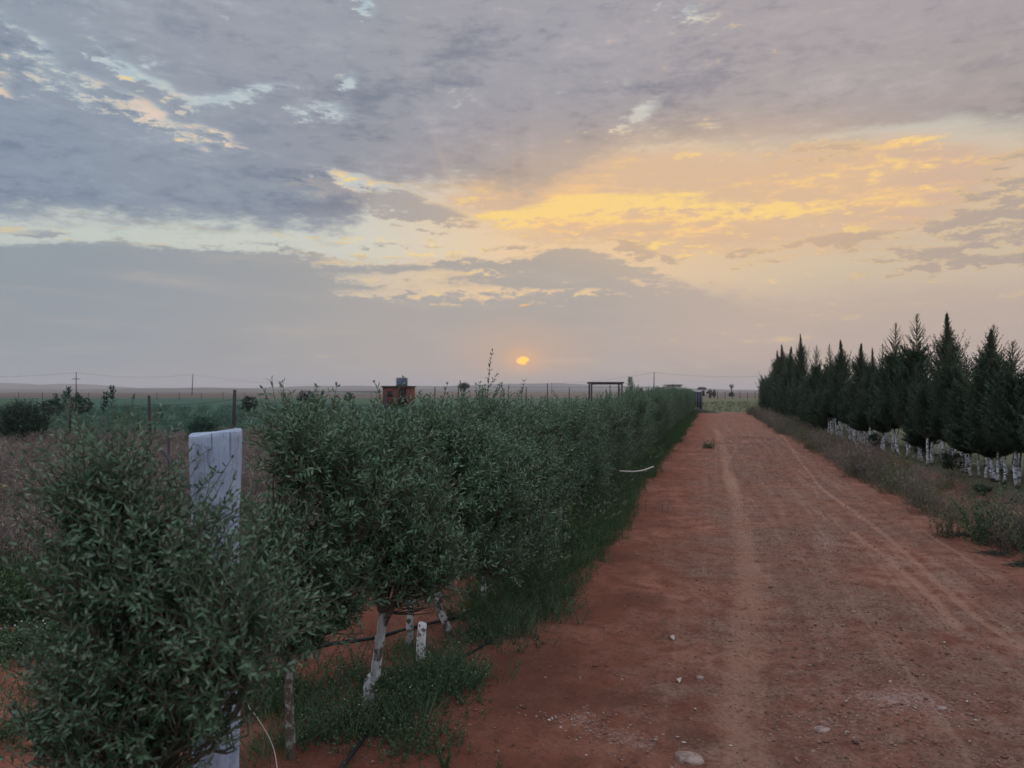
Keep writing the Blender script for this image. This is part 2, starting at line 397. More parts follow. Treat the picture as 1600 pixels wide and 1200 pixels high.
# ================================================================ ground
def soil_nodes(t, pos, track=None):
    sp = t.new('ShaderNodeSeparateXYZ'); t.link(pos, sp.inputs[0]); x, y = V(t, sp.outputs[0]), V(t, sp.outputs[1])
    big = t.noise(pos, .9, 5, .55); mid = t.noise(pos, 4.5, 6, .6); fine = t.noise(pos, 42, 5, .68); grit = t.noise(pos, 170, 4, .7)
    red = t.mix(t.sm(mid, .30, .70), C3(.215, .078, .050), C3(.41, .185, .124))
    red = t.mix(t.sm(big+mid*.3, .50, .74)*.75, red, C3(.20, .070, .042))          # rusty patches
    grey = t.mix(t.sm(fine, .32, .68), C3(.16, .10, .075), C3(.38, .25, .185))
    edge = (mid-.5)*.9+(big-.5)*1.4
    cen = t.sm(x+edge, -.75, .25)*t.sm(x+edge*.7, 2.75, 2.05)*t.sm(y, 130., 20.)
    col = t.mix(cen*t.sm(mid*.6+big*.6, .40, .74)*.70, red, grey)
    pat = t.noise(pos, 11., 5, .65)
    col = t.mix(t.sm(pat+(fine-.5)*.6, .50, .38)*.45, col, C3(.13, .065, .045))
    col = t.mix(t.sm(fine, .55, .75)*.35, col, C3(.40, .25, .19))
    col = t.mix(t.sm(grit+(fine-.5)*.3, .40, .28)*.7, col, C3(.055, .028, .023))
    col = t.mix(t.sm(grit+fine*.25, .80, .93)*.75, col, C3(.50, .40, .34))
    h = fine*.7+grit*.5+mid*.6
    return col, x, y, big, mid, fine, grit, h
m, t, b = mat('red_soil_road', None, .95, .12); M_road = m
pos = obj_coord(t)
col, x, y, big, mid, fine, grit, h = soil_nodes(t, pos)
tr = attr(t, 'track')
col = t.mix(t.sm(tr+(mid-.5)*.4+(fine-.5)*.5, .30, .9)*.5, col, C3(.44, .25, .17))
sx = t.new('ShaderNodeMapping'); t.link(pos, sx.inputs[0]); sx.inputs[3].default_value = (5.5, .22, 1)
stk = t.noise(V(t, sx.outputs[0]), 1.0, 5, .6, 1.2)
col = t.mix(t.sm(stk+(mid-.5)*.3, .53, .68)*t.sm(x, -.9, .5)*.34, col, C3(.44, .28, .20))
col = t.mix(t.sm(stk+(mid-.5)*.3, .46, .34)*t.sm(x, -.9, .5)*.30, col, C3(.15, .075, .05))
col = t.mix(t.sm(attr(t, 'damp')+(mid-.5)*.5, .25, .9)*.6, col, C3(.14, .055, .037))
col = t.mix(t.sm(attr(t, 'dust')+(fine-.5)*1.6+(grit-.5)*1.0, .45, 1.1)*.6, col, C3(.52, .42, .36))
t.put(b.inputs['Base Color'], col); bump(t, b, h, 1.0, .03)

m, t, b = mat('open_ground', None, .97, .1); M_ground = m
pos = obj_coord(t)
col, x, y, big, mid, fine, grit, h = soil_nodes(t, pos)
d = y*CT-x*ST                                      # metres out from the road's head
nw = t.noise(pos, .12, 5, .6); nx = t.noise(pos, .02, 5, .6)
dd = d+(nw-.5)*9
crop = t.mix(t.noise(pos, .5, 6, .7), C3(.026, .062, .045), C3(.062, .125, .088))
crop = t.mix(t.sm(nx, .45, .6)*.6, crop, C3(.07, .10, .055))
litter = t.mix(t.noise(pos, 6., 6, .7), C3(.09, .070, .060), C3(.23, .19, .16))
left = t.sm(x, -2.6, -3.6)
col = t.mix(left*t.sm(dd, 5.6, 7.5), col, litter)
col = t.mix(left*t.sm(dd, 19., 24.), col, crop)
grass = t.mix(t.noise(pos, 1.2, 6, .7), C3(.075, .085, .048), C3(.16, .155, .092))
col = t.mix(t.sm(x+(big-.5)*1.0, 2.7, 3.6)*t.sm(y, -1., 0.), col, grass)
col = t.mix(t.sm(y+(nw-.5)*3, 61.5, 62.6)*(1-left), col, grass)
plain = t.mix(t.noise(pos, .006, 6, .6), C3(.085, .070, .060), C3(.17, .135, .115))
col = t.mix(t.sm(d+(nx-.5)*60, 185., 205.), col, plain)
t.put(b.inputs['Base Color'], col); bump(t, b, h, .8, .02)

def spaced(lims, fine, grow):
    out = [0.]; st = fine
    while out[-1] < lims: out.append(out[-1]+st); st *= grow
    a = np.array(out); return np.concatenate([-a[:0:-1], a])
gx = spaced(9000, .35, 1.09); gy = spaced(9000, .35, 1.09)
XX, YY = np.meshgrid(gx, gy, indexing='ij')
ZZ = -.022+fbm(XX*.6, YY*.6, 3, 4)*.05*(1-np.clip((XX+2.9)/.4, 0, 1)*(1-np.clip((XX-3.9)/.4, 0, 1)))*np.clip((80-YY)/30, 0, 1)
ZZ = np.where((XX > -2.5) & (XX < 3.9) & (YY < 62), -.03, ZZ)
mb = MB(); nx_, ny_ = len(gx), len(gy)
i = np.arange(nx_-1)[:, None]*ny_; j = np.arange(ny_-1)[None, :]
mb.add(np.stack([XX, YY, ZZ], -1), [np.stack([i+j, i+ny_+j, i+ny_+j+1, i+j+1], -1).reshape(-1, 4)])
tag(link('ground', mb.mesh('ground', M_ground, True)), kind='structure')

# dirt road: real ruts, hummocks and crumbs of earth
sv = [.3]
while sv[-1] < 63: sv.append(sv[-1]+max(.014, sv[-1]*.0065))
sv = np.array(sv); tv = np.arange(-2.9, 4.5, .021)
TT, SS = np.meshgrid(tv, sv, indexing='ij')
def pl_dist(path, X, Y):
    best = np.full(X.shape, 9.)
    for (x0, y0), (x1, y1) in zip(path[:-1], path[1:]):
        dx, dy = x1-x0, y1-y0; L2 = dx*dx+dy*dy
        u = np.clip(((X-x0)*dx+(Y-y0)*dy)/L2, 0, 1)
        best = np.minimum(best, np.hypot(X-x0-u*dx, Y-y0-u*dy))
    return best
def pix(*L): return [G(*p)[:2] for p in L]
wig = fbm(SS*.25, SS*0+3, 5, 3)*.22
def rut(c, w): return np.exp(-((TT-c-wig)/w)**2)
tracks = [(pix((1118, 672), (1128, 684), (1130, 700), (1136, 730), (1148, 770), (1163, 830), (1172, 900), (1166, 1000), (1158, 1100), (1162, 1230)), .17, .8),
          (pix((1212, 665), (1235, 700), (1285, 765), (1345, 805), (1400, 850), (1460, 905), (1520, 960), (1600, 1015)), .045, 1.),
          (pix((1330, 830), (1380, 868), (1440, 918), (1500, 985)), .06, .9),
          (pix((1290, 800), (1340, 850), (1400, 905), (1465, 965)), .05, .5),
          (pix((1140, 688), (1150, 700), (1138, 720), (1150, 760)), .06, .8),
          (pix((1180, 700), (1215, 760), (1255, 830), (1300, 900)), .05, .45),
          (pix((1205, 690), (1260, 760), (1330, 850), (1400, 940)), .045, .4)]
H = .012+.030*fbm(TT*.8, SS*.5, 11, 3)+.020*fbm(TT*3.1, SS*2.6, 12, 3)+.011*fbm(TT*11, SS*9, 13, 3)
near = np.clip((14-SS)/8, 0, 1)
H += near*.020*np.maximum(fbm(TT*31, SS*27, 14, 2)-.02, 0)+near*.004*fbm(TT*75, SS*60, 15, 2)
H -= .022*rut(.30, .22)+.022*rut(1.80, .22); H += .010*rut(1.05, .35)+.02*np.clip((-TT-1.2)/1, 0, 1)
track = .35*rut(.30, .26)+.30*rut(1.80, .3)
for P, w, k in tracks:
    dd_ = pl_dist(P, TT, SS); w = np.maximum(w, SS*.0022)
    g = np.exp(-(dd_/w)**2); track = np.maximum(track, g*k)
    if w.min() < .1: H += -.010*g*k+.008*k*np.exp(-((dd_-w*1.7)/(w*.7))**2)
H = np.maximum(H, -.008)
fade = np.clip((TT+2.9)/.3, 0, 1)*np.clip((4.45-TT)/.4, 0, 1)*np.clip((62.6-SS)/.5, 0, 1)
H = -.05+(H+.05)*fade
def gb(px, py, rt, rs):
    c = G(px, py); return np.exp(-((TT-c[0])/rt)**2-((SS-c[1])/rs)**2)
damp = gb(880, 1100, .22, .16)+gb(960, 1100, .3, .12)+gb(950, 870, .35, .25)+gb(1000, 940, .3, .3)+.8*gb(1590, 930, .4, .5)+.7*gb(1040, 820, .5, .6)+gb(1080, 1160, .16, .12)+.8*gb(820, 1040, .25, .2)+.7*gb(900, 960, .3, .3)+.8*np.exp(-((TT+.95)/.25)**2)*(.5+fbm(TT, SS*.7, 31, 3))
dust = .6*gb(905, 1130, .12, .12)+.6*gb(960, 1155, .14, .10)+.5*gb(1020, 1170, .12, .1)+.5*gb(1290, 1130, .18, .08)+.6*gb(1400, 1100, .3, .2)+.5*gb(1290, 850, .3, .8)+.35*np.exp(-((TT-1.1)/.8)**2)*(.6+fbm(TT*.8, SS*.5, 33, 3))
dust += .4*gb(1240, 960, .5, .6)
mb = MB(); a_, b_ = len(tv), len(sv); i = np.arange(a_-1)[:, None]*b_; j = np.arange(b_-1)[None, :]
mb.add(np.stack([TT, SS, H], -1), [np.stack([i+j, i+b_+j, i+b_+j+1, i+j+1], -1).reshape(-1, 4)])
tag(link('dirt_road', mb.mesh('dirt_road', M_road, True, {'track': track.ravel(), 'damp': damp.ravel(), 'dust': dust.ravel()})), kind='structure')
def hz(x, y):                                          # height of the earth at a place
    if -2.6 < x < 4. and .4 < y < 62:
        return float(H[min(int(round((x+2.9)/.021)), a_-1), min(int(np.searchsorted(sv, y)), b_-1)])
    return -.022

# loose gravel and crumbs on the road (nobody could count them)
m, t, b = mat('gravel', None, .9, .2); M_gravel = m
t.put(b.inputs['Base Color'], t.ramp(attr(t, 'tint'), [(0, C3(.08, .045, .035)), (.5, C3(.22, .115, .085)), (.85, C3(.26, .18, .14)), (.95, C3(.36, .29, .24)), (1, C3(.46, .40, .35))], interp='LINEAR'))
octv = np.array([[1, 0, 0], [-1, 0, 0], [0, 1, 0], [0, -1, 0], [0, 0, 1], [0, 0, -1.]])
octf = np.array([[0, 2, 4], [2, 1, 4], [1, 3, 4], [3, 0, 4], [2, 0, 5], [1, 2, 5], [3, 1, 5], [0, 3, 5]])
def stones(mb, x, y, s, tint):
    n = len(x); v = octv[None]*(1+.35*gs(n, 6, 1))*np.stack([.6+rnd(n)*.8, .6+rnd(n)*.8, .3+rnd(n)*.4], -1)[:, None, :]
    a = rnd(n)*6.28; c, s_ = np.cos(a)[:, None], np.sin(a)[:, None]
    vx = v[..., 0]*c-v[..., 1]*s_; vy = v[..., 0]*s_+v[..., 1]*c
    z = np.array([hz(p, q) for p, q in zip(x, y)])
    P = np.stack([vx*s[:, None]+x[:, None], vy*s[:, None]+y[:, None], v[..., 2]*s[:, None]+z[:, None]+s[:, None]*.15], -1)
    mb.add(P.reshape(-1, 3), [(octf[None]+(np.arange(n)*6)[:, None, None]).reshape(-1, 3)], np.repeat(tint, 6))
mb = MB()
n = 34000; y = 2.4+(rnd(n)**1.9)*26; x = np.where(rnd(n) < .6, 1.1+gs(n)*.85, -2.3+rnd(n)*6.2)
k = (x > -2.5) & (x < 3.9) & (fbm(x*1.3, y*1.1, 44, 3)+rnd(n)*.5 > .05); x, y = x[k], y[k]; n = len(x)
s = .0025+.0085*rnd(n)**3+y*.00032; tn = np.clip(rnd(n)*.9+(rnd(n) > .97)*.3, 0, 1)
stones(mb, x, y, s, tn)
for (px, py, r, cnt) in ((905, 1130, .14, 160), (975, 1158, .16, 200), (1290, 1130, .16, 70), (1400, 1105, .3, 70), (1560, 1150, .25, 60), (700, 1010, .3, 60)):
    c = G(px, py); x = c[0]+gs(cnt)*r; y = c[1]+gs(cnt)*r*.6; k = (x > -2.5) & (y > 1); x, y = x[k], y[k]; cnt = len(x)
    stones(mb, x, y, .003+.009*rnd(cnt)**3, .5+.5*rnd(cnt))
tag(link('gravel', mb.mesh('gravel', M_gravel)), 'loose fine gravel and earth crumbs strewn over the red dirt road', 'gravel', kind='stuff')

# the few stones one can pick out
m, t, b = mat('pale_stone', None, .85, .25); oc = obj_coord(t)
t.put(b.inputs['Base Color'], t.mix(t.sm(t.noise(oc, 25, 5), .35, .65), C3(.17, .115, .095), C3(.32, .245, .205))); bump(t, b, t.noise(oc, 60, 5), .7, .006); M_stone = m
import bmesh
def rock(label, px, py, wpx, asp=.35, seed=0, rz=0.):
    c = G(px, py); w = wpx/1200*EYE*1200/(py-612)/2
    bm = bmesh.new(); bmesh.ops.create_icosphere(bm, subdivisions=3, radius=1)
    q = np.array([v.co[:] for v in bm.verts]); f = 1+.28*fbm(q[:, 0]*1.3+seed*7, q[:, 1]*1.3+q[:, 2]*1.7, seed, 3)+.1*fbm(q[:, 0]*4+seed, q[:, 1]*4+q[:, 2]*3, seed+5, 2)
    q = q*f[:, None]; q[:, 2] = np.where(q[:, 2] > .45, .45+(q[:, 2]-.45)*.3, q[:, 2])
    for v, p in zip(bm.verts, q): v.co = (p[0]*w, p[1]*w*.75, p[2]*w*asp*2)
    me = bpy.data.meshes.new('stone'); bm.to_mesh(me); bm.free(); me.materials.append(M_stone)
    o = link('stone', me, loc=(c[0], c[1], hz(c[0], c[1])+w*asp*.0)); o.rotation_euler = (0, 0, rz)
    tag(o, label, 'stone', 'pale stones on the dirt road')
rock('largest pale stone, half buried at the very bottom edge of the road', 1076, 1193, 44, .33, 1)
rock('flat whitish stone with smaller chips around it, mid road', 1284, 1141, 27, .2, 2, .4)
if 0: rock('small flat pale stone just beyond the whitish stone with chips', 1330, 1072, 20, .2, 3)
rock('small white stone lying near the right wheel track', 1470, 1113, 17, .3, 4)
rock('tiny pale stone beside the nearer curled dry leaf', 1094, 1068, 13, .35, 5)

# ================================================================ olive saplings of the hedge
def perp(D):
    a = nrm(np.cross(D, np.array([.31, .22, .92]))); return a, np.cross(D, a)
def shoot_leaves(mb, B, D, Ls, P, leafL, leafW, spread=.85, full=True, tint0=0., bend=.15):
    # leafy shoots: bases B, directions D, lengths Ls; P pairs of opposite leaves on each
    S = len(B); u = (np.arange(P)+.6)/P
    side, up = perp(D); bv = (side*gs(S, 1)+up*gs(S, 1))*bend
    pts = B[:, None]+D[:, None]*(Ls[:, None]*u)[..., None]+bv[:, None]*(Ls[:, None]*u**2)[..., None]
    ph = rnd(S)[:, None]*6.28+np.arange(P)[None]*1.6
    e = side[:, None]*np.cos(ph)[..., None]+up[:, None]*np.sin(ph)[..., None]
    Lf = leafL*(1-.45*u**3)[None]*(.75+.5*rnd(S, P))
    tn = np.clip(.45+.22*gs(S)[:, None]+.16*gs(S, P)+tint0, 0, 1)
    for sg in (1, -1):
        d = D[:, None]*(.55+.5*rnd(S, P))[..., None]+e*sg*spread+gs(S, P, 3)*.22
        sd = np.cross(d, e)+gs(S, P, 3)*.35
        leaves(mb, pts.reshape(-1, 3), d.reshape(-1, 3), sd.reshape(-1, 3), Lf.ravel(), (leafW*(.8+.4*rnd(S, P))).ravel(), tint=tn.ravel(), full=full)
    K = 4; uk = np.linspace(0, 1, K)
    return B[:, None]+D[:, None]*(Ls[:, None]*uk)[..., None]+bv[:, None]*(Ls[:, None]*uk**2)[..., None]

def olive_meshes(trunk_pts, r0, r1, blobs_, S=380, P=11, leafL=.044, leafW=.0092, sprigs=(), full=True, fork=None, t0=0.):
    # blobs_: list of (cx, cy, cz, rx, ry, rz, weight) filled with shoots
    tr = MB(); tp = np.array(trunk_pts, float); n = len(tp)
    tt = np.linspace(0, n-1, n*5-4); pts = np.stack([np.interp(tt, np.arange(n), tp[:, k]) for k in range(3)], -1)
    pts[1:-1, :2] += gs(len(pts)-2, 2)*.0012
    tube(tr, pts, np.linspace(r0, r1, len(pts))*(1+.03*gs(len(pts))), 12, wob=.03)
    top = pts[-1]
    if fork:
        fp = np.array([fork[0]]+list(fork[1:])); tube(tr, fp, np.linspace(r1*.9, r1*.5, len(fp)), 8, wob=.03)
    br = MB(); cr = MB(); wsum = sum(b[6] for b in blobs_); LP = []
    for (cx, cy, cz, rx, ry, rz, w) in blobs_:
        nl = max(4, int(15*w/wsum)); c = np.array([cx, cy, cz]); rr = np.array([rx, ry, rz])
        u = nrm(gs(nl, 3)+np.array([0, 0, .25])); e = c+u*rr*.78
        m = (top+e)/2+np.stack([gs(nl)*.04, gs(nl)*.04, np.full(nl, -.03)], -1)+(c-(top+e)/2)*.25
        q = np.linspace(0, 1, 7)[None, :, None]
        L = (1-q)**2*top+2*(1-q)*q*m[:, None]+q*q*e[:, None]
        L[:, 1:-1] += gs(nl, 5, 3)*.012
        many_tubes(br, L, np.linspace(r1*.55, .0035, 7)[None]*np.ones((nl, 1))); LP.append(L.reshape(-1, 3))
    LP = np.concatenate(LP)
    for (cx, cy, cz, rx, ry, rz, w) in blobs_:
        k = int(S*w/wsum); u = nrm(gs(k, 3)); r = .42+.56*rnd(k)**.6
        rr = np.array([rx, ry, rz]); B = np.array([cx, cy, cz])+u*rr*r[:, None]
        D = nrm(u*np.array([1, 1, .55])*.75+np.array([0, 0, .85])+gs(k, 3)*.38)
        B = B-D*.08
        Ls = .15+.15*rnd(k)
        SP = shoot_leaves(cr, B, D, Ls, P, leafL, leafW, full=full, tint0=t0)
        many_tubes(br, SP, np.array([[.0024, .0020, .0016, .001]])*np.ones((k, 1)))
        dist = np.linalg.norm(LP[None]-B[:, None], axis=-1)+np.where(LP[None, :, 2] > B[:, None, 2], .4, 0); A = LP[dist.argmin(1)]
        q = np.linspace(0, 1, 4)[None, :, None]; Mi = (A+B)/2-np.array([0, 0, .02])
        TW = (1-q)**2*A[:, None]+2*(1-q)*q*Mi[:, None]+q*q*B[:, None]
        many_tubes(br, TW, np.array([[.0038, .0034, .003, .0026]])*np.ones((k, 1)))
    for (x, y, z, L, lx, ly) in sprigs:
        B = np.array([[x, y, z]]); D = nrm(np.array([[lx, ly, 1.]]))
        SP = shoot_leaves(cr, B, D, np.array([L]), max(4, int(L/.028)), leafL*.85, leafW, .6, full, 0., .1)
        many_tubes(br, SP, np.array([[.003, .0024, .0018, .001]]))
    return tr, br, cr
def olive_tree(label, loc, args, group='young olive trees planted in a hedge row', rz=0.):
    args = dict(args); bk = M_gbark if args.pop('bark', None) else M_bark; tr, br, cr = olive_meshes(**args)
    o = thing('olive_tree', label, 'olive tree', loc, rz, group)
    link('trunk', tr.mesh('trunk', bk, True), o); link('branches', br.mesh('branches', M_twig), o); link('crown', cr.mesh('crown', M_olive), o)
    return o
GB = -.01
def base(px, py):
    c = G(px, py); return (c[0], c[1], hz(c[0], c[1])-.02)
def L3(loc, px, py, d):                            # a picture point at depth d, relative to loc
    p = W(px, d, Zy(py, d)); return (p[0]-loc[0], p[1]-loc[1], p[2]-loc[2])
def dep(loc): return loc[1]*CT-loc[0]*ST
def bl(loc, px, py, rx, rz, w, dd=0., ry=None):     # a foliage lump given where it is seen; radii in metres
    p = L3(loc, px, py, dep(loc)+dd); return (p[0], p[1], p[2], rx, ry or rx, rz, w)
# the nearest tree, in front of the white post
loc = W(232, 2.02, -.03); 
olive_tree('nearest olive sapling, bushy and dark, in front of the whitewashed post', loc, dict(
    trunk_pts=[(0, 0, 0), (.01, 0, .2), (.0, .01, .42), (.02, 0, .6)], r0=.022, r1=.015, S=1050, P=12, leafL=.031, leafW=.0066, bark='g', t0=-.24,  # t0 darkens this tree's leaves: the bush's shade put into their colour
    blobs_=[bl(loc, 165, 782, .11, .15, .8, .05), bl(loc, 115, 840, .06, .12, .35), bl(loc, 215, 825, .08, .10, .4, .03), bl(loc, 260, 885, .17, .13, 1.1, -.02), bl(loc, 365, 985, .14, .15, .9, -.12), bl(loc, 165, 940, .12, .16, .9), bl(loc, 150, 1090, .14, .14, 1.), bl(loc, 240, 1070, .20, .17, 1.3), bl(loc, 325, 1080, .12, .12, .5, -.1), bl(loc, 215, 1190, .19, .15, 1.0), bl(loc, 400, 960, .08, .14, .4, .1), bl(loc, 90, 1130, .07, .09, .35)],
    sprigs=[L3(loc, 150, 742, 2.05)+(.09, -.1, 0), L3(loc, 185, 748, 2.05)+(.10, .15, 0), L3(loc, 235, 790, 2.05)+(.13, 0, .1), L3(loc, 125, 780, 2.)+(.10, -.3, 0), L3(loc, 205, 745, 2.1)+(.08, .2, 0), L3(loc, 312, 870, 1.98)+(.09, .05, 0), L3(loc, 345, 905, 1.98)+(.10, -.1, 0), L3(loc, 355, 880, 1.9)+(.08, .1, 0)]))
loc = base(455, 1195)
olive_tree('slender olive sapling with a straight grey trunk, just right of the whitewashed post', loc, dict(
    trunk_pts=[(0, 0, 0), (-.004, 0, .15), (-.012, 0, .30), (-.02, .01, .48)], r0=.021, r1=.017, S=600, P=11, leafL=.042, leafW=.0088, bark='g',
    blobs_=[bl(loc, 470, 712, .17, .17, 1.), bl(loc, 450, 850, .19, .22, 1.2), bl(loc, 560, 760, .19, .24, 1.1, .12), bl(loc, 455, 970, .20, .16, 1.1, .02), bl(loc, 540, 910, .16, .2, .8, .1)],
    sprigs=[L3(loc, 425, 670, 3.25)+(.12, -.2, 0), L3(loc, 500, 664, 3.3)+(.12, .1, 0), L3(loc, 520, 654, 3.4)+(.10, .0, 0)]))
loc = base(573, 1122)
olive_tree('olive sapling with a thick whitewashed trunk that leans right and forks', loc, dict(
    trunk_pts=[(0, 0, 0), (.010, 0, .10), (.016, 0, .19), (.042, .008, .21), (.060, .01, .36), (.085, .01, .52)], r0=.030, r1=.022, S=640, P=11,
    fork=[(.075, .01, .45), (.13, .01, .55), (.16, .02, .68), (.17, .03, .85)],
    blobs_=[bl(loc, 590, 706, .20, .14, 1.), bl(loc, 640, 810, .24, .26, 1.3), bl(loc, 560, 850, .17, .2, .8), bl(loc, 655, 890, .19, .16, .9), bl(loc, 520, 712, .16, .16, .6, .1)],
    sprigs=[L3(loc, 523, 654, 3.75)+(.12, 0, 0), L3(loc, 597, 630, 3.8)+(.12, -.25, 0), L3(loc, 621, 625, 3.9)+(.12, .03, 0), L3(loc, 480, 664, 3.8)+(.1, 0, 0)]))
loc = base(640, 1022)
olive_tree('broad olive sapling behind the short sawn stump', loc, dict(
    trunk_pts=[(0, 0, 0), (.0, 0, .2), (.02, 0, .5)], r0=.026, r1=.02, S=520, P=11,
    blobs_=[bl(loc, 682, 684, .18, .15, 1.0), bl(loc, 700, 760, .26, .24, 1.3, -.05), bl(loc, 720, 860, .22, .18, .9, -.05), bl(loc, 640, 850, .18, .15, .5)],
    sprigs=[L3(loc, 690, 642, 4.3)+(.16, .05, 0), L3(loc, 670, 654, 4.3)+(.12, 0, 0), L3(loc, 656, 660, 4.3)+(.08, -.1, 0)]))
loc = base(706, 1000)
olive_tree('olive sapling whose white trunk leans left, behind the stump', loc, dict(
    trunk_pts=[(0, 0, 0), (-.03, 0, .08), (-.09, .01, .2), (-.11, .02, .4), (-.08, .02, .52)], r0=.024, r1=.02, S=460, P=11,
    blobs_=[bl(loc, 735, 722, .22, .19, 1.1), bl(loc, 770, 780, .25, .22, 1.2), bl(loc, 770, 870, .24, .17, .9)],
    sprigs=[L3(loc, 722, 654, 4.9)+(.14, 0, 0), L3(loc, 745, 664, 4.9)+(.1, .1, 0)]))
loc = base(757, 958)
olive_tree('olive sapling with the tallest bare sprig rising against the sky left of the sun', loc, dict(
    trunk_pts=[(0, 0, 0), (-.01, 0, .2), (-.02, 0, .55)], r0=.022, r1=.018, S=440, P=11,
    blobs_=[bl(loc, 765, 722, .20, .16, 1.), bl(loc, 815, 745, .25, .24, 1.2), bl(loc, 820, 850, .26, .20, 1.)],
    sprigs=[L3(loc, 762, 622, 5.4)+(.34, .02, 0), L3(loc, 738, 642, 5.4)+(.14, -.1, 0), L3(loc, 778, 642, 5.4)+(.1, .1, 0)]))
# ordinary trees further on share three shapes
random.seed(4)
protos = []
for k in range(4):
    dx = [.0, .06, -.05, .03][k]
    a = dict(trunk_pts=[(0, 0, 0), (dx*.4, 0, .2), (dx, 0, .48)], r0=.024, r1=.018, S=440, P=11,
        blobs_=[(dx, 0, .82, .36, .30, .34, 1.2), (dx-.05, .05, 1.18, .33, .27, .30, 1.), (dx+.06, -.05, .55, .32, .29, .24, .7), (dx+.1*(-1)**k, .1, 1.36, .24, .22, .20, .45)],
        sprigs=[(dx+rnd()*.4-.2, rnd()*.4-.2, 1.48, .10+.08*rnd(), .1*gs(), .1*gs()) for _ in range(4)])
    protos.append(olive_tree('x', (0, 0, 0), a))
s, n, first = 5.95, 0, True
near_lab = ['first tree of the even hedge, beyond the tall bare sprig', 'second tree of the even hedge, with weeds at its foot']
spots = []
while s < 57.5:
    spots.append((-1.66+.06*gs(), s)); s += .60+.05*gs() if s < 40 else .8
GRPO = 'young olive trees planted in a hedge row'
for i, (x, y) in enumerate(spots):
    ORD = 'first second third fourth fifth sixth seventh eighth ninth tenth eleventh twelfth'.split()
    if i < 12: lab = ORD[i]+' hedge sapling beyond the one with the tall bare sprig'
    elif y < 15: lab = 'olive sapling in the nearer, silvery part of the hedge above the pale grass heads'
    elif y < 24: lab = 'olive sapling in the middle stretch of the hedge, near the bent pale twig'
    else: lab = 'small olive sapling in the far stretch of the hedge, towards the dark bin'
    p = protos[i % 4]; z = hz(x, y)-.02
    sc = (1.0+.10*gs()*.8, 1.0+.06*gs(), .968+.05*gs()+(.04 if y > 20 else -.055 if y < 12 else 0)) if y < 40 else (1.1, 1.1, 1.05+.03*gs())
    if i < 4:
        p.location = (x, y, z); p.rotation_euler = (0, 0, rnd()*6.28); p.scale = (1, 1, sc[2]); p['label'] = lab
    else: dup(p, (x, y, z), rnd()*6.28, sc, lab)
# a young cypress-like shoot standing out of the far hedge
def sapling(label, loc, h, r):
    o = thing('sapling', label, 'sapling', loc)
    st = MB(); tube(st, [(0, 0, 0), (.01, 0, h*.5), (0, 0, h*.97)], [.02, .014, .004], 6)
    cr = MB(); k = 150; z = h*(.25+.72*rnd(k)); a = rnd(k)*6.28; rr = r*(1-(z/h-.25)/.8)
    B = np.stack([np.cos(a)*rr*.2, np.sin(a)*rr*.2, z], -1); D = nrm(np.stack([np.cos(a), np.sin(a), .8+0*a], -1))
    SP = shoot_leaves(cr, B, D, rr*1.1+.03, 6, .06, .014)
    many_tubes(st, SP, np.array([[.004, .003, .002, .001]])*np.ones((k, 1)))
    link('trunk', st.mesh('trunk', M_twig), o); link('crown', cr.mesh('crown', M_olive), o)
sapling('taller pointed sapling poking above the far hedge beside the flat-roofed shelter', W(985, 31, -.03), 2.25, .42)
# sawn stump
c = G(657, 1047); mb = MB(); tube(mb, [(0, 0, -.03), (.002, 0, .06), (.006, 0, .15), (.012, .0, .235), (.013, 0, .238)], [.029, .027, .026, .025, .021], 14, wob=.03)
m, t, b = mat('stump_bark', None, .9, .15); oc = obj_coord(t)
t.put(b.inputs['Base Color'], t.mix(t.sm(t.noise(oc, 28, 5, .65), .50, .62), C3(.60, .60, .58), C3(.13, .11, .09))); bump(t, b, t.noise(oc, 60, 4), .6, .006)
tag(link('stump', mb.mesh('stump', m, True), loc=(c[0], c[1], hz(*c[:2]))), 'short whitewashed sawn stump standing between two leaning trunks', 'stump')

# ================================================================ whitewashed post
c = W(337, 2.46); M_p, t, b = mat('whitewashed_wood', None, .85, .2); oc = obj_coord(t)
mp = t.new('ShaderNodeMapping'); t.link(oc, mp.inputs[0]); mp.inputs[3].default_value = (1, 1, .06); gv = V(t, mp.outputs[0])
g1 = t.noise(gv, 40, 4, .6); g2 = t.noise(gv, 130, 4, .6); bl_ = t.noise(oc, 11, 5, .6)
wc = t.mix(t.sm(bl_, .35, .68), C3(.38, .45, .545), C3(.27, .33, .42))
wc = t.mix(t.sm(g2, .52, .68)*.35, wc, C3(.24, .29, .35)); 
crk = t.sm(t.math('ABSOLUTE', g1-.5), .012, .003)*t.sm(bl_, .42, .56)
wc = t.mix(crk*.75, wc, C3(.16, .17, .19)); wc = t.mix(t.sm(attr(t, 'tint'), .3, .8)*.85, wc, C3(.06, .065, .075)); wc = t.mix(t.sm(bl_, .60, .72)*.4, wc, C3(.20, .17, .15)); t.put(b.inputs['Base Color'], wc); bump(t, b, g2*.5+g1-crk*.6, .6, .005)
mb = MB(); NR = 360; NZ = 120; hp = Zy(676, 2.46)+.06; zz_ = np.linspace(0, hp, NZ)
th = np.arange(NR)/NR*2*np.pi
TH2, Z2 = np.meshgrid(th, zz_, indexing='xy')
rad = .0735+.004*np.sin(Z2*9+.5)+.005*fbm(np.cos(TH2)*1.2+3, Z2*2.5, 5, 3)+.0008*fbm(TH2*9, Z2*1.3, 6, 2)
cut = lambda q: rad*0
CRK = rad*0
for a0, zlo in ((-1.75, hp-.075), (-1.03, hp-.11)):      # drying cracks down from the top
    w = np.exp(-((np.angle(np.exp(1j*(TH2-a0+.03*np.sin(Z2*20)))))/.020)**2)*np.clip((Z2-zlo)/.05, 0, 1); rad -= .004*w; CRK = np.maximum(CRK, w)
lean = .012
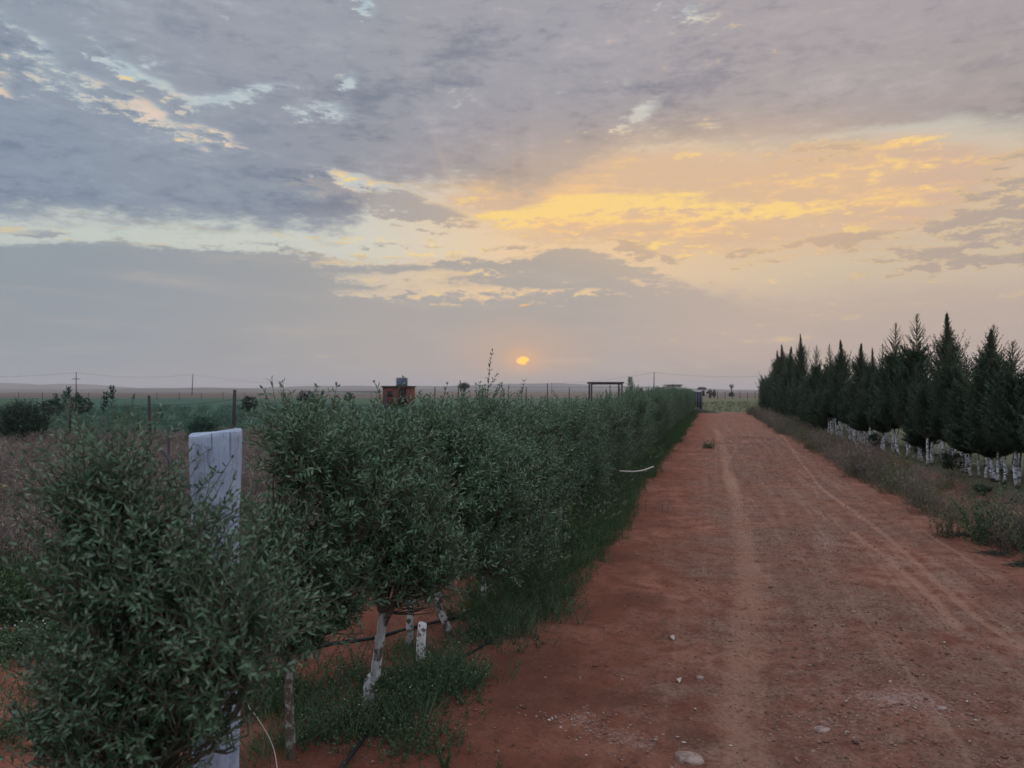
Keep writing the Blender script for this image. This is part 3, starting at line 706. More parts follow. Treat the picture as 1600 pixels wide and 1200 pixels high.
vx = np.cos(TH2)*rad-(hp-Z2)*lean*0; vy = np.sin(TH2)*rad; vz = Z2.copy()
vz[-1] += .008*np.cos(TH2[-1])*1+.003*np.sin(TH2[-1]*3)
V_ = np.stack([vx, vy, vz], -1)
ring2 = V_[-1].copy(); ring2[:, :2] *= .975; ring2[:, 2] += .002
V_ = np.concatenate([V_, ring2[None]], 0); nz = NZ+1
i = np.arange(nz-1)[:, None]*NR; j = np.arange(NR)[None]; k = (j+1) % NR
cap = V_[-1].mean(0)+np.array([0, 0, .002])
mb.add(np.concatenate([V_.reshape(-1, 3), cap[None]]), tint=np.concatenate([CRK.ravel(), CRK[-1]*.5, [0.]]), faces=[np.stack([i+j, i+k, i+NR+k, i+NR+j], -1).reshape(-1, 4), np.stack([(nz-1)*NR+np.arange(NR), (nz-1)*NR+(np.arange(NR)+1) % NR, np.full(NR, nz*NR)], -1)])
post = thing('wooden_post', 'thick round whitewashed wooden post standing in the hedge behind the nearest sapling', 'post', (c[0], c[1], -.06), TH+math.atan(463/1200))
link('shaft', mb.mesh('shaft', M_p, True), post)
M_nail, t, b = mat('rusty_nail', (.05, .04, .045), .6, .4); b.inputs['Metallic'].default_value = .5
def knot(px, py, r, nm, mt):
    d = 2.46; xx = (px-337)/1200*d; yy = -math.sqrt(max(.0735**2-xx*xx, 1e-4)); z = Zy(py, d)+.06
    mb = MB(); tube(mb, [(xx*.95, yy+.01, z), (xx, yy-.0012, z)], [r, r*.95], 14); tube(mb, [(xx, yy-.0011, z), (xx*1.01, yy-.0022, z)], [r*.45, r*.4], 10)
    link(nm, mb.mesh(nm, mt, True), post)
knot(337, 725.5, .0080, 'nail', M_nail)
M_kn, t, b = mat('old_knot', (.20, .21, .22), .8, .2)
knot(318, 770, .0065, 'knot', M_kn)
# dark prop leaning against the post, and a thin upright stake
M_dark, t, b = mat('dark_old_wood', None, .8, .25); t.put(b.inputs['Base Color'], t.mix(t.noise(obj_coord(t), 40, 4), C3(.02, .018, .02), C3(.065, .06, .065)))
a0 = np.array(W(252, 2.9, Zy(703, 2.9))); a1 = np.array(W(298, 2.66, Zy(762, 2.66))); dv = a1-a0
mid = [np.array(W(322, 2.63, Zy(800, 2.63))), np.array(W(334, 2.62, Zy(900, 2.62))), np.array(W(338, 2.62, -.05))]
mb = MB(); q = np.linspace(0, 1, 14)[:, None]; pts = a0+(a1-a0)*q; pts[1:-1] += gs(12, 3)*.003
ext = np.array(mid); tube(mb, np.concatenate([pts, ext])-a0, .0075, 8, wob=.1)
tag(link('wooden_prop', mb.mesh('wooden_prop', M_dark, True), loc=a0), 'dark slanting stick leaning behind the whitewashed post', 'stick')
p = W(263, 8.); mb = MB(); tube(mb, [(0, 0, -.05), (.01, 0, .6), (0, 0, Zy(672, 8.))], .013, 6, wob=.08)
tag(link('stake', mb.mesh('stake', M_dark, True), loc=p), 'thin dark upright stake in the dry weeds left of the whitewashed post', 'stake')

# ================================================================ conifers right of the road
def conifer_meshes(h, Rm, z0, kind, seed):
    global rng
    rng = np.random.default_rng(seed)
    tr = MB(); n = 14; z = np.linspace(0, h*.97, n); px = np.cumsum(gs(n)*.010); py = np.cumsum(gs(n)*.010)
    tp = np.stack([px-px[0], py-py[0], z], -1); tube(tr, tp, np.linspace(.031, .005, n)*(1-.25*(z > .9)), 8, wob=.06)
    br = MB(); cr = MB()
    def tier(zz, Rr, elv, upk, per, L0, L1, K=8):
        nb_ = len(zz); a = np.arange(nb_)*2.399+gs(nb_)*.3
        b0 = np.stack([np.interp(zz, tp[:, 2], tp[:, 0]), np.interp(zz, tp[:, 2], tp[:, 1]), zz], -1)
        D0 = np.stack([np.cos(a)*np.cos(elv), np.sin(a)*np.cos(elv), np.sin(elv)], -1)
        Ls = Rr/np.cos(elv); q = np.linspace(0, 1, K)
        P = b0[:, None]+D0[:, None]*(Ls[:, None]*q)[..., None]+np.array([0, 0, upk])*(Ls[:, None]*q**2)[..., None]
        P[..., 2] = np.maximum(P[..., 2], z0*.8)
        many_tubes(br, P, (np.linspace(.006, .0015, K)[None]*np.ones((nb_, 1)))); ar = np.arange(nb_)
        for s in range(per):
            w = .06+.94*(s+rnd(nb_))/per; idx = np.clip(w*(K-1), 0, K-1.001); i0 = idx.astype(int); fr = (idx-i0)[:, None]
            B = P[ar, i0]*(1-fr)+P[ar, i0+1]*fr; T_ = nrm(P[ar, i0+1]-P[ar, i0]); s1, s2 = perp(T_); ph = rnd(nb_)*6.28
            e = s1*np.cos(ph)[:, None]+s2*np.sin(ph)[:, None]; d = T_*.9+e*.6+np.array([0, 0, .2]); L = (L0+(L1-L0)*rnd(nb_))*(1.15-.5*w)*np.clip(Rr/.20, .40, 1)
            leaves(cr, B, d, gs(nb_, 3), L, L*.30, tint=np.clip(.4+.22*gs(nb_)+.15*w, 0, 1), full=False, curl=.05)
    if kind == 'spire':
        m_ = 430; u = (np.arange(m_)+rnd(m_))/m_; Rr = Rm*np.interp(u, [0, .1, .35, .55, .78, 1], [.75, 1, .95, .56, .22, .015])*(.75+.4*rnd(m_))
        tier(z0+(h-z0-.16)*u-Rr*.5, Rr, np.radians(62+gs(m_)*6), .05, 30, .04, .09)
    elif kind == 'feather':
        zb = z0+(h-z0)*.52
        m_ = 170; u = (np.arange(m_)+rnd(m_))/m_; Rr = Rm*(1-.45*u**1.8)*(.75+.35*rnd(m_)); tier(z0+(zb-z0)*u, Rr, np.radians(38+gs(m_)*8), .25, 50, .05, .12)
        m_ = 52; u = (np.arange(m_)+rnd(m_)*.7)/m_; Rr = Rm*np.maximum(.07, .66*(1-u)**.8)*(.75+.4*rnd(m_)); tier(zb-.05+(h-zb-.04)*u, Rr, np.radians(34+16*u+gs(m_)*5), .35, 34, .035, .065)
    else:
        m_ = 250; u = (np.arange(m_)+rnd(m_))/m_; Rr = Rm*np.sqrt(np.maximum(.012, 1-((u-.30)/.71)**2))*(.72+.40*rnd(m_)); tier(z0+(h-z0-.2)*u, Rr, np.radians(40+14*u+gs(m_)*8), .22, 50, .055, .13)
    return tr, br, cr
HT = {}
def conifer(kind, h, Rm, z0, seed):
    tr, br, cr = conifer_meshes(h, Rm, z0, kind, seed)
    o = thing('conifer_tree', 'x', 'conifer', (0, 0, 0), 0, 'whitewashed conifers in a double row')
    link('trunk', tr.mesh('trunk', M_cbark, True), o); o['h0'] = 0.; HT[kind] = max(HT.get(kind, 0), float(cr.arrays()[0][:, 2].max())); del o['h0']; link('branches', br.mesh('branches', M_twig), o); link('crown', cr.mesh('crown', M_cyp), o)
    return o
CP = {'spire': [conifer('spire', 3.4, .36, 1.08, 101)], 'feather': [conifer('feather', 3.3, .50, 1.08, 102), conifer('feather', 3.3, .43, 1.08, 103)],
      'bushy': [conifer('bushy', 2.3, .38, 1.10, 104), conifer('bushy', 2.3, .45, 1.08, 105)], 'low': [conifer('bushy', 2.4, .55, .12, 106)]}
used = set()
rng = np.random.default_rng(99)
def rowT(s): return float(np.interp(s, [8, 14, 30, 64, 90], [5.15, 4.95, 4.15, 3.95, 3.95]))
def place(kind, x, y, top, label, wide=1.):
    L = CP[kind]; p = L[int(rng.integers(len(L)))]
    h0 = HT['bushy' if kind == 'low' else kind]; sz = top/h0; sx = wide*(.9+.2*rnd())
    rz = rnd()*6.28
    if id(p) not in used:
        used.add(id(p)); p.location = (x, y, -.03); p.rotation_euler = (0, 0, rz); p.scale = (sx, sx, sz); p['label'] = label; o = p
    else: o = dup(p, (x, y, -.03), rz, (sx, sx, sz), label)
    o.rotation_euler[0] = gs()*.015; o.rotation_euler[1] = gs()*.015
    return o
def on_row(px, off=0.):
    s = 30.
    for _ in range(40):
        t_ = rowT(s)+off; r = (px-800)/1200          # (ct*t... ) solve bearing of (t, s)
        # xc = CT*t+ST*s ; yc = CT*s-ST*t ; xc = r*yc
        s = s+.6*((t_*(CT+r*ST))/(r*CT-ST)-s)
        s = min(max(s, 5), 90)
    return t_, s
spec = [(1421, 488, 'feather', 1.15, 'tallest feathery conifer, with its bare fish-bone leader touching the sky'),
 (1398, 503, 'feather', 1.1, 'feathery conifer immediately left of the tallest one'),
 (1475, 489, 'spire', 1.25, 'tall dense dark spire of a conifer, the tallest in the right half of the row'),
 (1492, 527, 'feather', .95, 'feathery conifer pressed against the right side of the tall dense spire'),
 (1509, 556, 'feather', .8, 'lower feathery conifer, second right of the tall dense spire'),
 (1530, 556, 'feather', .55, 'thin low-topped conifer in the gap left of the broad pair at the right'),
 (1551, 514, 'spire', 1.3, 'broad dark conifer with a twin leader, near the right edge'),
 (1561, 504, 'feather', .9, 'feathery leader rising right beside the broad dark conifer near the right edge'),
 (1589, 530, 'feather', 1.0, 'conifer with a curved feathery top at the right edge of the picture'),
 (1252, 521, 'spire', 1.3, 'narrow candle-like conifer standing highest in the far left part of the row'),
 (1276, 538, 'feather', .7, 'slim feathery conifer just right of the candle-like one'),
 (1294, 536, 'feather', .8, 'slim feathery conifer, second right of the candle-like one'),
 (1312, 531, 'spire', 1.4, 'conifer with a bent tip, third right of the candle-like one'),
 (1346, 536, 'spire', 1.45, 'dense broad conifer with a ragged tip, right of the bent-tipped one'),
 (1359, 543, 'spire', .8, 'small spire close against the dense broad ragged conifer'),
 (1377, 536, 'feather', .8, 'thin feathery leader in the gap left of the two tall fish-bone conifers'),
 (1436, 567, 'feather', .5, 'low leaning leader in the notch right of the tallest feathery conifer'),
 (1236, 541, 'spire', 1.7, 'conifer with a pointed tip just left of the candle-like one'),
 (1222, 538, 'spire', 1.7, 'slim pointed conifer, second left of the candle-like one'),
 (1215, 547, 'spire', 1.6, 'slim dark conifer, third left of the candle-like one'),
 (1205, 560, 'bushy', 1., 'round-shouldered conifer near the far end of the row'),
 (1195, 566, 'bushy', 1., 'dark bushy conifer, second from the far end of the row')]
for px, py, kind, wd, lab in spec:
    x, y = on_row(px); d = y*CT-x*ST; place(kind, x, y, Zy(py, d)+.03, lab, wd)
def view_px(x, y): return 800+1200*(CT*x+ST*y)/(CT*y-ST*x)
def notch(x, y):
    px = 800+1200*(CT*x+ST*y)/(CT*y-ST*x)
    return min([1.]+[.70+.30*min(1, abs(px-c)/w) for c, w in ((1330, 16), (1443, 20), (1524, 18), (1388, 10), (1268, 8))])
GRPC = 'whitewashed conifers in a double row'
s = 10.6; ci = 0
ORDC = 'first second third fourth fifth sixth seventh eighth ninth tenth eleventh twelfth thirteenth fourteenth'.split()
while s < 62:
    t_ = rowT(s); far = s > 31
    k = 'low' if far else ('spire' if rnd() < .38 else 'bushy')
    top = float(np.interp(s, [12, 16, 20, 26, 34, 45, 62], [1.85, 1.95, 2.1, 2.35, 2.75, 3.1, 3.5]))*(1+.16*gs())*notch(t_, s)
    place(k, t_+.08*gs(), s, top*(1.04 if k == 'spire' else 1), 'low bushy conifer in the far, ground-hugging part of the row' if far else 'conifer just outside the right edge of the picture' if view_px(t_, s) >= 1592 else (ORDC[ci]+' white-trunked conifer of the front line, counted from the right edge' if ci < 14 else 'conifer of the front line with a bare whitewashed trunk'), 1. if not far else 1.05+(s-31)*.008)
    ci += view_px(t_, s) < 1592; s += .42+.06*gs() if not far else .95
s = 10.9
while s < 50:
    t_ = rowT(s)+.95
    top = float(np.interp(s, [12, 16, 20, 26, 34, 45, 62], [1.5, 1.6, 1.75, 2.0, 2.4, 2.9, 3.3]))*(1+.12*gs())*notch(t_, s)
    place('spire' if rnd() < .4 else 'bushy', t_+.08*gs(), s, top, 'conifer of the back line, seen between the front trunks'); s += .45+.07*gs() if s < 32 else 1.3
# small dark bushes crouching among the trunks
def bush(name, label, cat, loc, r, h, mt, n=420, leaf=.05, w=.016, group=None, stem=.12, z0=.12):
    o = thing(name, label, cat, loc, 0, group); st = MB(); cr = MB()
    u = nrm(gs(n, 3)); rr = .35+.6*rnd(n)**.6
    lump = 1+.35*vnoise(u[:, 0]*2.2+loc[0], u[:, 1]*2.2+u[:, 2]*2, 3)
    B = np.array([0, 0, z0+(h-z0)/2])+u*np.array([r, r, (h-z0)/2])*(rr*lump)[:, None]; D = nrm(u*.7+np.array([0, 0, .7])+gs(n, 3)*.35)
    SP = shoot_leaves(cr, B-D*.05, D, .08+.1*rnd(n)*h, 5, leaf, w, full=False)
    k = 24; e = B[:k]; q = np.linspace(0, 1, 4)[None, :, None]; many_tubes(st, np.array([0, 0, -.02])*(1-q)+e[:, None]*q+np.array([0, 0, .05])*q*(1-q), np.array([[.012, .008, .005, .003]])*np.ones((k, 1))*(.5+r))
    link('stems', st.mesh('stems', M_twig), o); link('foliage', cr.mesh('foliage', mt), o); return o
for px, py, w, h, lab in ((1441, 716, 26, 38, 'small dark bush crouching among the white trunks below the tallest feathery conifer'),
                          (1488, 742, 26, 38, 'small dark bush among the white trunks below the tall dense spire'),
                          (1367, 702, 16, 26, 'smaller dark bush among the distant white trunks'),
                          (1535, 776, 20, 16, 'low dark bush at the foot of the nearest white trunks')):
    d = EYE*1200/(py-612); bush('bush', lab, 'bush', W(px, d, -.03), w/1200*d*.62, h/1200*d, M_shrub, 260, .05, .014)
# pale cut stick hanging out of the row
d = 27.; a0 = np.array(W(1318, d, Zy(649, d))); a1 = np.array(W(1341, d-.6, Zy(662, d-.6))); mb = MB(); tube(mb, np.linspace(a0, a1, 5)-a0, .018, 6)
M_pale, t, b = mat('pale_dry_wood', (.42, .38, .33), .8, .2)
tag(link('stick', mb.mesh('stick', M_pale), loc=a0), 'pale bare stick slanting out of the conifers above the far white trunks', 'stick')

# ================================================================ weeds, grass, ground cover (stuff)
def tmpl_grass(n=26, h=.3, sp=.07, w=.005):
    a = rnd(n)*6.28; r = rnd(n)**.5*sp; B = np.stack([np.cos(a)*r, np.sin(a)*r, 0*a], -1)
    D = nrm(np.stack([np.cos(a)*.45+gs(n)*.2, np.sin(a)*.45+gs(n)*.2, .9+0*a], -1)); mb = MB()
    L = h*(.5+.6*rnd(n)); leaves(mb, B, D, gs(n, 3), L, np.full(n, w), fold=.1, curl=.28, tint=np.clip(.5+.22*gs(n), 0, .95)); return mb
def tmpl_leafy(n=9, h=.3, leaf=.03, w=.010, flower=0, sp=.06, pairs=8):
    mb = MB(); a = rnd(n)*6.28; B = np.stack([gs(n)*sp, gs(n)*sp, 0*a], -1)
    D = nrm(np.stack([np.cos(a)*.4, np.sin(a)*.4, .9+0*a], -1)); L = h*(.5+.55*rnd(n)); L[0] = h
    SP = shoot_leaves(mb, B, D, L, pairs, leaf, w, full=False, bend=.3); mb.t = [np.minimum(t, .95) for t in mb.t]
    many_tubes(mb, SP, np.array([[.0028, .0022, .0016, .001]])*np.ones((n, 1)), .3)
    if flower:
        c = SP[:, -1].repeat(flower, 0)+gs(n*flower, 3)*.012; leaves(mb, c[::4], gs(len(c[::4]), 3), gs(len(c[::4]), 3), np.full(len(c[::4]), .009), np.full(len(c[::4]), .007), tint=1., full=False)
    return mb
def tmpl_dry(n=10, h=.5, fl=.25):
    mb = MB(); a = rnd(n)*6.28; B = np.stack([gs(n)*.07, gs(n)*.07, 0*a], -1)
    D = nrm(np.stack([np.cos(a)*.35, np.sin(a)*.35, 1+0*a], -1)); L = h*(.6+.5*rnd(n)); q = np.linspace(0, 1, 4)
    P = B[:, None]+D[:, None]*(L[:, None]*q)[..., None]+(gs(n, 1, 3)*.12*np.array([1, 1, 0]))*(q**2)[None, :, None]*h
    many_tubes(mb, P, np.array([[.0024, .002, .0015, .001]])*np.ones((n, 1)), .35)
    m_ = 7; Bb = P[:, 1:].reshape(-1, 3).repeat(m_, 0); Bb = Bb+gs(len(Bb), 3)*.02; Dd = nrm(gs(len(Bb), 3)*.6+np.array([0, 0, .8])); t_ = np.clip(.5+.25*gs(len(Bb)), 0, .95); t_[rnd(len(Bb)) < fl*.12] = 1
    leaves(mb, Bb, Dd, gs(len(Bb), 3), h*(.05+.12*rnd(len(Bb))), np.full(len(Bb), .006), tint=t_, full=False); return mb
def tmpl_head(h=.4, n=7):                       # grass with pale seed heads
    mb = MB(); a = rnd(n)*6.28; B = np.stack([gs(n)*.04, gs(n)*.04, 0*a], -1); D = nrm(np.stack([np.cos(a)*.35, np.sin(a)*.35, 1+0*a], -1)); L = h*(.7+.4*rnd(n)); q = np.linspace(0, 1, 5)
    P = B[:, None]+D[:, None]*(L[:, None]*q)[..., None]+np.stack([np.cos(a), np.sin(a), -.6+0*a], -1)[:, None]*(.25*L[:, None]*q**3)[..., None]
    many_tubes(mb, P, np.array([[.002, .0016, .0014, .0012, .001]])*np.ones((n, 1)), .5)
    T_ = nrm(P[:, 4]-P[:, 3])
    for k in range(16):
        Bb = P[:, 4]-T_*(k*.004); leaves(mb, Bb, T_+gs(n, 3)*.5, gs(n, 3), np.full(n, .016), np.full(n, .005), tint=1., full=False)
    return mb
def bake(tmps, x, y, sc, z=None, zs=None):
    out = MB(); x = np.asarray(x); n = len(x); idx = rng.integers(0, len(tmps), n); rz = rnd(n)*6.28
    z = np.array([hz(a, b)-.01 for a, b in zip(x, y)]) if z is None else np.broadcast_to(z, n)
    for k, tm in enumerate(tmps):
        v, F, t = tm.arrays(); m = np.where(idx == k)[0]
        if not len(m): continue
        c, s_ = np.cos(rz[m])[:, None], np.sin(rz[m])[:, None]; S = np.asarray(sc)[m][:, None]
        vz = v[None, :, 2]*S*(1 if zs is None else zs)
        V3 = np.stack([(v[None, :, 0]*c-v[None, :, 1]*s_)*S+x[m][:, None], (v[None, :, 0]*s_+v[None, :, 1]*c)*S+np.asarray(y)[m][:, None], vz+z[m][:, None]], -1)
        off = (np.arange(len(m))*len(v))
        tt = np.clip(t[None]+.10*gs(len(m), 1)*(t[None] < .96), 0, np.where(t[None] > .96, 1, .95))
        out.add(V3.reshape(-1, 3), [(f[None]+off[:, None, None]).reshape(-1, f.shape[1]) for f in F], tt.ravel())
    return out
def stuff(name, mb, mt, label, cat): return tag(link(name, mb.mesh(name, mt)), label, cat, kind='stuff')
TG = [tmpl_grass(24, .30), tmpl_grass(30, .22, .09)]; TL = [tmpl_leafy(9, .30), tmpl_leafy(11, .26, .022, .012, 1), tmpl_leafy(8, .36, .035, .009)]
TH_ = [tmpl_head(.42), tmpl_head(.36, 5)]; TD = [tmpl_dry(12, .55), tmpl_dry(10, .5, .5), tmpl_dry(14, .45)]; TM = [tmpl_leafy(14, .10, .018, .010, 1, .09, 5), tmpl_leafy(16, .08, .015, .008, 0, .10, 4)]
# green band at the foot of the hedge, reaching out to the road edge seen in the picture
def edgeT(y): return float(np.interp(y, [3.6, 4.6, 5.4, 6.5, 8, 10, 13, 17, 25, 60], [-1.42, -1.38, -1.16, -1.06, -1.06, -1.10, -1.13, -1.12, -1.12, -1.1]))
n = 2500; y = 5.0+rnd(n)**1.7*53; x = np.array([edgeT(a) for a in y])-.06+.13*gs(n)*.7-(rnd(n)**1.3)*.62; x += .20*fbm(y*.9, y*0+2, 51, 3)
dens = np.clip((y-4.8)/1.2, .15, 1); k = rnd(n) < dens; x, y = x[k], y[k]
sc = (.55+.65*rnd(len(x)))*np.clip(.55+(y-5)*.25, .55, 1.05)*np.clip(1.05-np.maximum(0, x-(-1.35))*1.3, .55, 1.1)
stuff('hedge_weeds', bake(TG+TL+[TL[0]], x, y, sc), M_weed, 'dense green weeds and grass spilling from the foot of the hedge onto the road edge', 'weeds')
n = 34; y = 4.9+rnd(n)**1.5*14; x = np.array([edgeT(a) for a in y])-.12-rnd(n)*.3
stuff('seed_grass', bake(TH_, x, y, .7+.4*rnd(n)), M_weed, 'pale nodding grass heads among the weeds along the hedge', 'grass')
# low weeds under the nearest trunks
P = []
for (px, py, r, cnt) in ((640, 1090, .16, 60), (600, 1130, .13, 40), (680, 1075, .12, 45), (560, 1150, .10, 22), (440, 1120, .14, 40), (400, 1085, .15, 34), (500, 1140, .10, 18), (620, 1165, .10, 12), (720, 1060, .12, 22), (700, 1090, .10, 22),
        (760, 1000, .14, 38), (790, 980, .12, 36), (830, 960, .1, 28), (640, 1030, .14, 12), (560, 1060, .15, 14), (520, 1085, .13, 12), (650, 1170, .07, 8), (860, 940, .08, 20), (20, 1150, .14, 30), (60, 1080, .12, 16), (30, 1040, .16, 14), (420, 1180, .08, 12)):
    c = G(px, py); 
    for _ in range(int(cnt*.85)): P.append((c[0]+gs()*r, c[1]+gs()*r*.8))
P = np.array(P); stuff('low_weeds', bake(TM+[TL[1], TG[1]], P[:, 0], P[:, 1], .42+.5*rnd(len(P))), M_mat, 'small low weeds with tiny white flowers under the nearest hedge trunks', 'weeds')
# left of the hedge: low ground cover, dry brown weeds, then a green crop
def cam_xy(px, d): px = np.asarray(px); d = np.asarray(d); xx = (px-800)/1200*d; return CT*xx-ST*d, ST*xx+CT*d
n = 420; px = -60+rnd(n)*220; d = 4.75+rnd(n)*.75; x, y = cam_xy(px, d); k = fbm(x*2, y*2, 61, 3) > -.12; x, y = x[k], y[k]
stuff('ground_cover', bake(TM, x, y, .9+.6*rnd(len(x)), -.03), M_mat, 'low blue-green creeping plants on the bare red soil at the left', 'ground cover')
n = 460; px = -70+rnd(n)*300; d = 5.4+rnd(n)*1.5; x, y = cam_xy(px, d)
stuff('green_weeds', bake(TL+TG, x, y, .8+.8*rnd(n), -.03), M_weed, 'dark green leafy weeds at the near edge of the dry field', 'weeds')
n = 6500; d = 6.0+(rnd(n)**1.25)*15; px = -120+rnd(n)*900; x, y = cam_xy(px, d); k = (x < -2.7) & ((px < 480) | (rnd(n) < .5)); x, y, d = x[k], y[k], d[k]
stuff('dry_weeds', bake(TD, x, y, (.55+.75*rnd(len(x)))*(1+.5*fbm(x*.5, y*.5, 63, 3)), -.04), M_dry, 'dry mauve-brown weeds with yellowish flower specks covering the field left of the hedge', 'dry weeds')
n = 2600; d = 19+(rnd(n)**1.7)*60; px = -120+rnd(n)*1150; x, y = cam_xy(px, d); k = x < -3.; x, y, d = x[k], y[k], d[k]
stuff('crop', bake(TL+TG, x, y, (1.0+.6*rnd(len(x)))*(1+d*.012), -.04, .75), M_crop, 'blue-green field crop beyond the wire fence', 'crop')
# verge on the right of the road
def vR(y): return float(np.interp(y, [6, 8, 9, 12, 16, 22, 62], [3.05, 2.95, 2.72, 2.62, 2.62, 2.55, 2.50]))
n = 3600; y = 8.0+(rnd(n)**1.55)*54; lo = np.array([vR(a) for a in y]); hi = np.array([rowT(a) for a in y])-.1
x = lo+.10*gs(n)+(hi-lo)*rnd(n)**1.25; x += .14*fbm(y*.9, y*0+7, 66, 3)
k = rnd(n) < np.clip((y-7.5)/3, .25, 1)*np.clip(.45+1.6*(fbm(x*1.1, y*.8, 67, 3)+.35), .2, 1); x, y = x[k], y[k]
sc = (.42+.5*rnd(len(x)))*(1+1.0*fbm(x*.9, y*.5, 68, 3))*np.clip(1.1-(x-3.0)*.62, .28, 1.1)
dk = rnd(len(x))+fbm(x*.7, y*.35, 70, 3)*.9 > .66
stuff('verge_weeds', bake(TL+TG+TD+[TG[1]], x[~dk], y[~dk], sc[~dk], -.03), M_verge, 'green weeds filling the verge between the road and the whitewashed conifers', 'weeds')
stuff('dry_verge_weeds', bake(TD+[TG[0]], x[dk], y[dk], sc[dk]*1.1, -.03), M_dry, 'dry brownish weeds scattered through the right verge', 'dry weeds')
n = 300; y = 9+rnd(n)*40; x = np.array([rowT(a) for a in y])+.1+rnd(n)*1.9; 
stuff('undergrowth', bake(TL+TD[:1], x, y, .35+.35*rnd(n), -.03), M_weed, 'dull green undergrowth around the white conifer trunks', 'undergrowth')
n = 900; y = 62.5+rnd(n)*60; x = -3+rnd(n)*24; stuff('far_grass', bake(TG+TL, x, y, .8+.6*rnd(n), -.04), M_weed, 'rough olive-green grass beyond the end of the dirt road', 'grass')
# single plants one can pick out
def plant(name, label, cat, px, py, tm, mt, sc, group=None):
    c = G(px, py); o = link(name, tm.mesh(name, mt), loc=(c[0], c[1], hz(c[0], c[1])-.01)); o.scale = (sc,)*3; o.rotation_euler = (0, 0, rnd()*6)
    return tag(o, label, cat, group)
plant('weed', 'small upright seedling growing in the red road at the bottom edge', 'seedling', 694, 1202, tmpl_leafy(7, .12, .020, .005, 0, .002, 12), M_weed, 1.)
plant('weed', 'tiny dark seedling at the bottom edge, right of the small upright one', 'seedling', 782, 1204, tmpl_leafy(4, .05, .014, .005, 0, .006, 6), M_weed, 1.)
plant('weed', 'dark prostrate weed creeping from the hedge onto the road near its far end', 'weed', 1106, 701, tmpl_leafy(20, .24, .05, .02, 0, .07, 7), M_weed, 1.)
plant('weed', 'small dead tuft standing alone in the left side of the road', 'weed', 1037, 803, tmpl_dry(9, .20), M_dry, 1.)
plant('weed', 'leafy bushy weed with pale seed tufts at the right edge, nearest on the verge', 'weed', 1548, 852, tmpl_leafy(46, .70, .050, .020, 1, .13, 14), M_weed, 1.)
plant('weed', 'sprawling weed left of the leafy bushy one on the right verge', 'weed', 1482, 842, tmpl_leafy(24, .46, .040, .014, 1, .06, 11), M_verge, 1.)
plant('weed', 'reddish open weed on the right verge, third from the nearest', 'weed', 1440, 806, tmpl_dry(30, .55), M_verge, 1.)
plant('weed', 'tall weed cut by the right edge of the picture, above the dark clods', 'weed', 1598, 866, tmpl_leafy(26, .60, .045, .017, 0, .10, 12), M_weed, 1.)
for px, py, w, lab in ((1560, 868, 70, 'dark clump of pulled dead weeds lying under the bushy weed at the right'), (1600, 888, 44, 'dark heap of dead stalks at the very right edge'), (1505, 840, 40, 'flat dark dead clump beneath the sprawling weed')):
    tm = MB(); n = 260; r = w/1200*EYE*1200/(py-612)/2
    a = rnd(n)*6.28; q = rnd(n)**.6; B = np.stack([np.cos(a)*q*r, np.sin(a)*q*r*.6, rnd(n)*.05*(1-q)], -1)
    leaves(tm, B, nrm(gs(n, 3)*np.array([1, .6, .3])), gs(n, 3), .04+.07*rnd(n), np.full(n, .006), tint=rnd(n)*.4, full=False)
    c = G(px, py); tag(link('dead_clump', tm.mesh('dead_clump', M_shrub), loc=(c[0], c[1], hz(c[0], c[1])+.002)), lab, 'dead weeds')
# pale bent twig hanging from the hedge over the road edge, dry straw stalk, curled leaf, drip hoses
def rod(name, label, cat, P, r, mt, n=6):
    P = np.array(P, float); o0 = P[0].copy(); k = np.linspace(0, len(P)-1, len(P)*5); Q = np.stack([np.interp(k, np.arange(len(P)), P[:, i]) for i in range(3)], -1)
    for _ in range(3): Q[1:-1] = (Q[:-2]+Q[2:]+2*Q[1:-1])/4
    mb = MB(); tube(mb, Q-o0, r, n); return tag(link(name, mb.mesh(name, mt, True), loc=o0), label, cat)
q = [W(px, d, Zy(py, d)) for px, py, d in ((968, 736, 10.2), (990, 737, 10.3), (1006, 735, 10.4), (1021, 729, 10.5))]
rod('twig', 'pale bent twig sticking out of the hedge over the road edge', 'twig', q, .010, M_pale)
c = G(383, 1190); q = [(c[0], c[1], -.02)]+[W(px, 3.1, Zy(py, 3.1)) for px, py in ((430, 1175), (420, 1150), (400, 1118), (388, 1105), (383, 1080))]
q[0] = W(440, 3.0, -.01); rod('straw_stalk', 'long thin bent straw stalk left of the slender grey trunk', 'dry stalk', q, .0022, M_pale, 4)
M_hose, t, b = mat('black_hose', (.012, .013, .015), .55, .4)
P = [G(*p) for p in ((530, 1215), (568, 1166), (610, 1105), (661, 1054), (715, 1041), (760, 1012), (790, 988))]
rod('irrigation_hose', 'black drip hose lying on the red soil in front of the hedge trunks', 'hose', [(a, b_, hz(a, b_)+.008) for a, b_, _ in P], .0085, M_hose, 8)
P = [G(*p) for p in ((440, 1035), (514, 1021), (580, 1008), (640, 994), (700, 978), (780, 955))]
rod('irrigation_hose', 'black drip hose lying behind the thick leaning trunk', 'hose', [(a, b_, hz(a, b_)+.012) for a, b_, _ in P], .011, M_hose, 8)
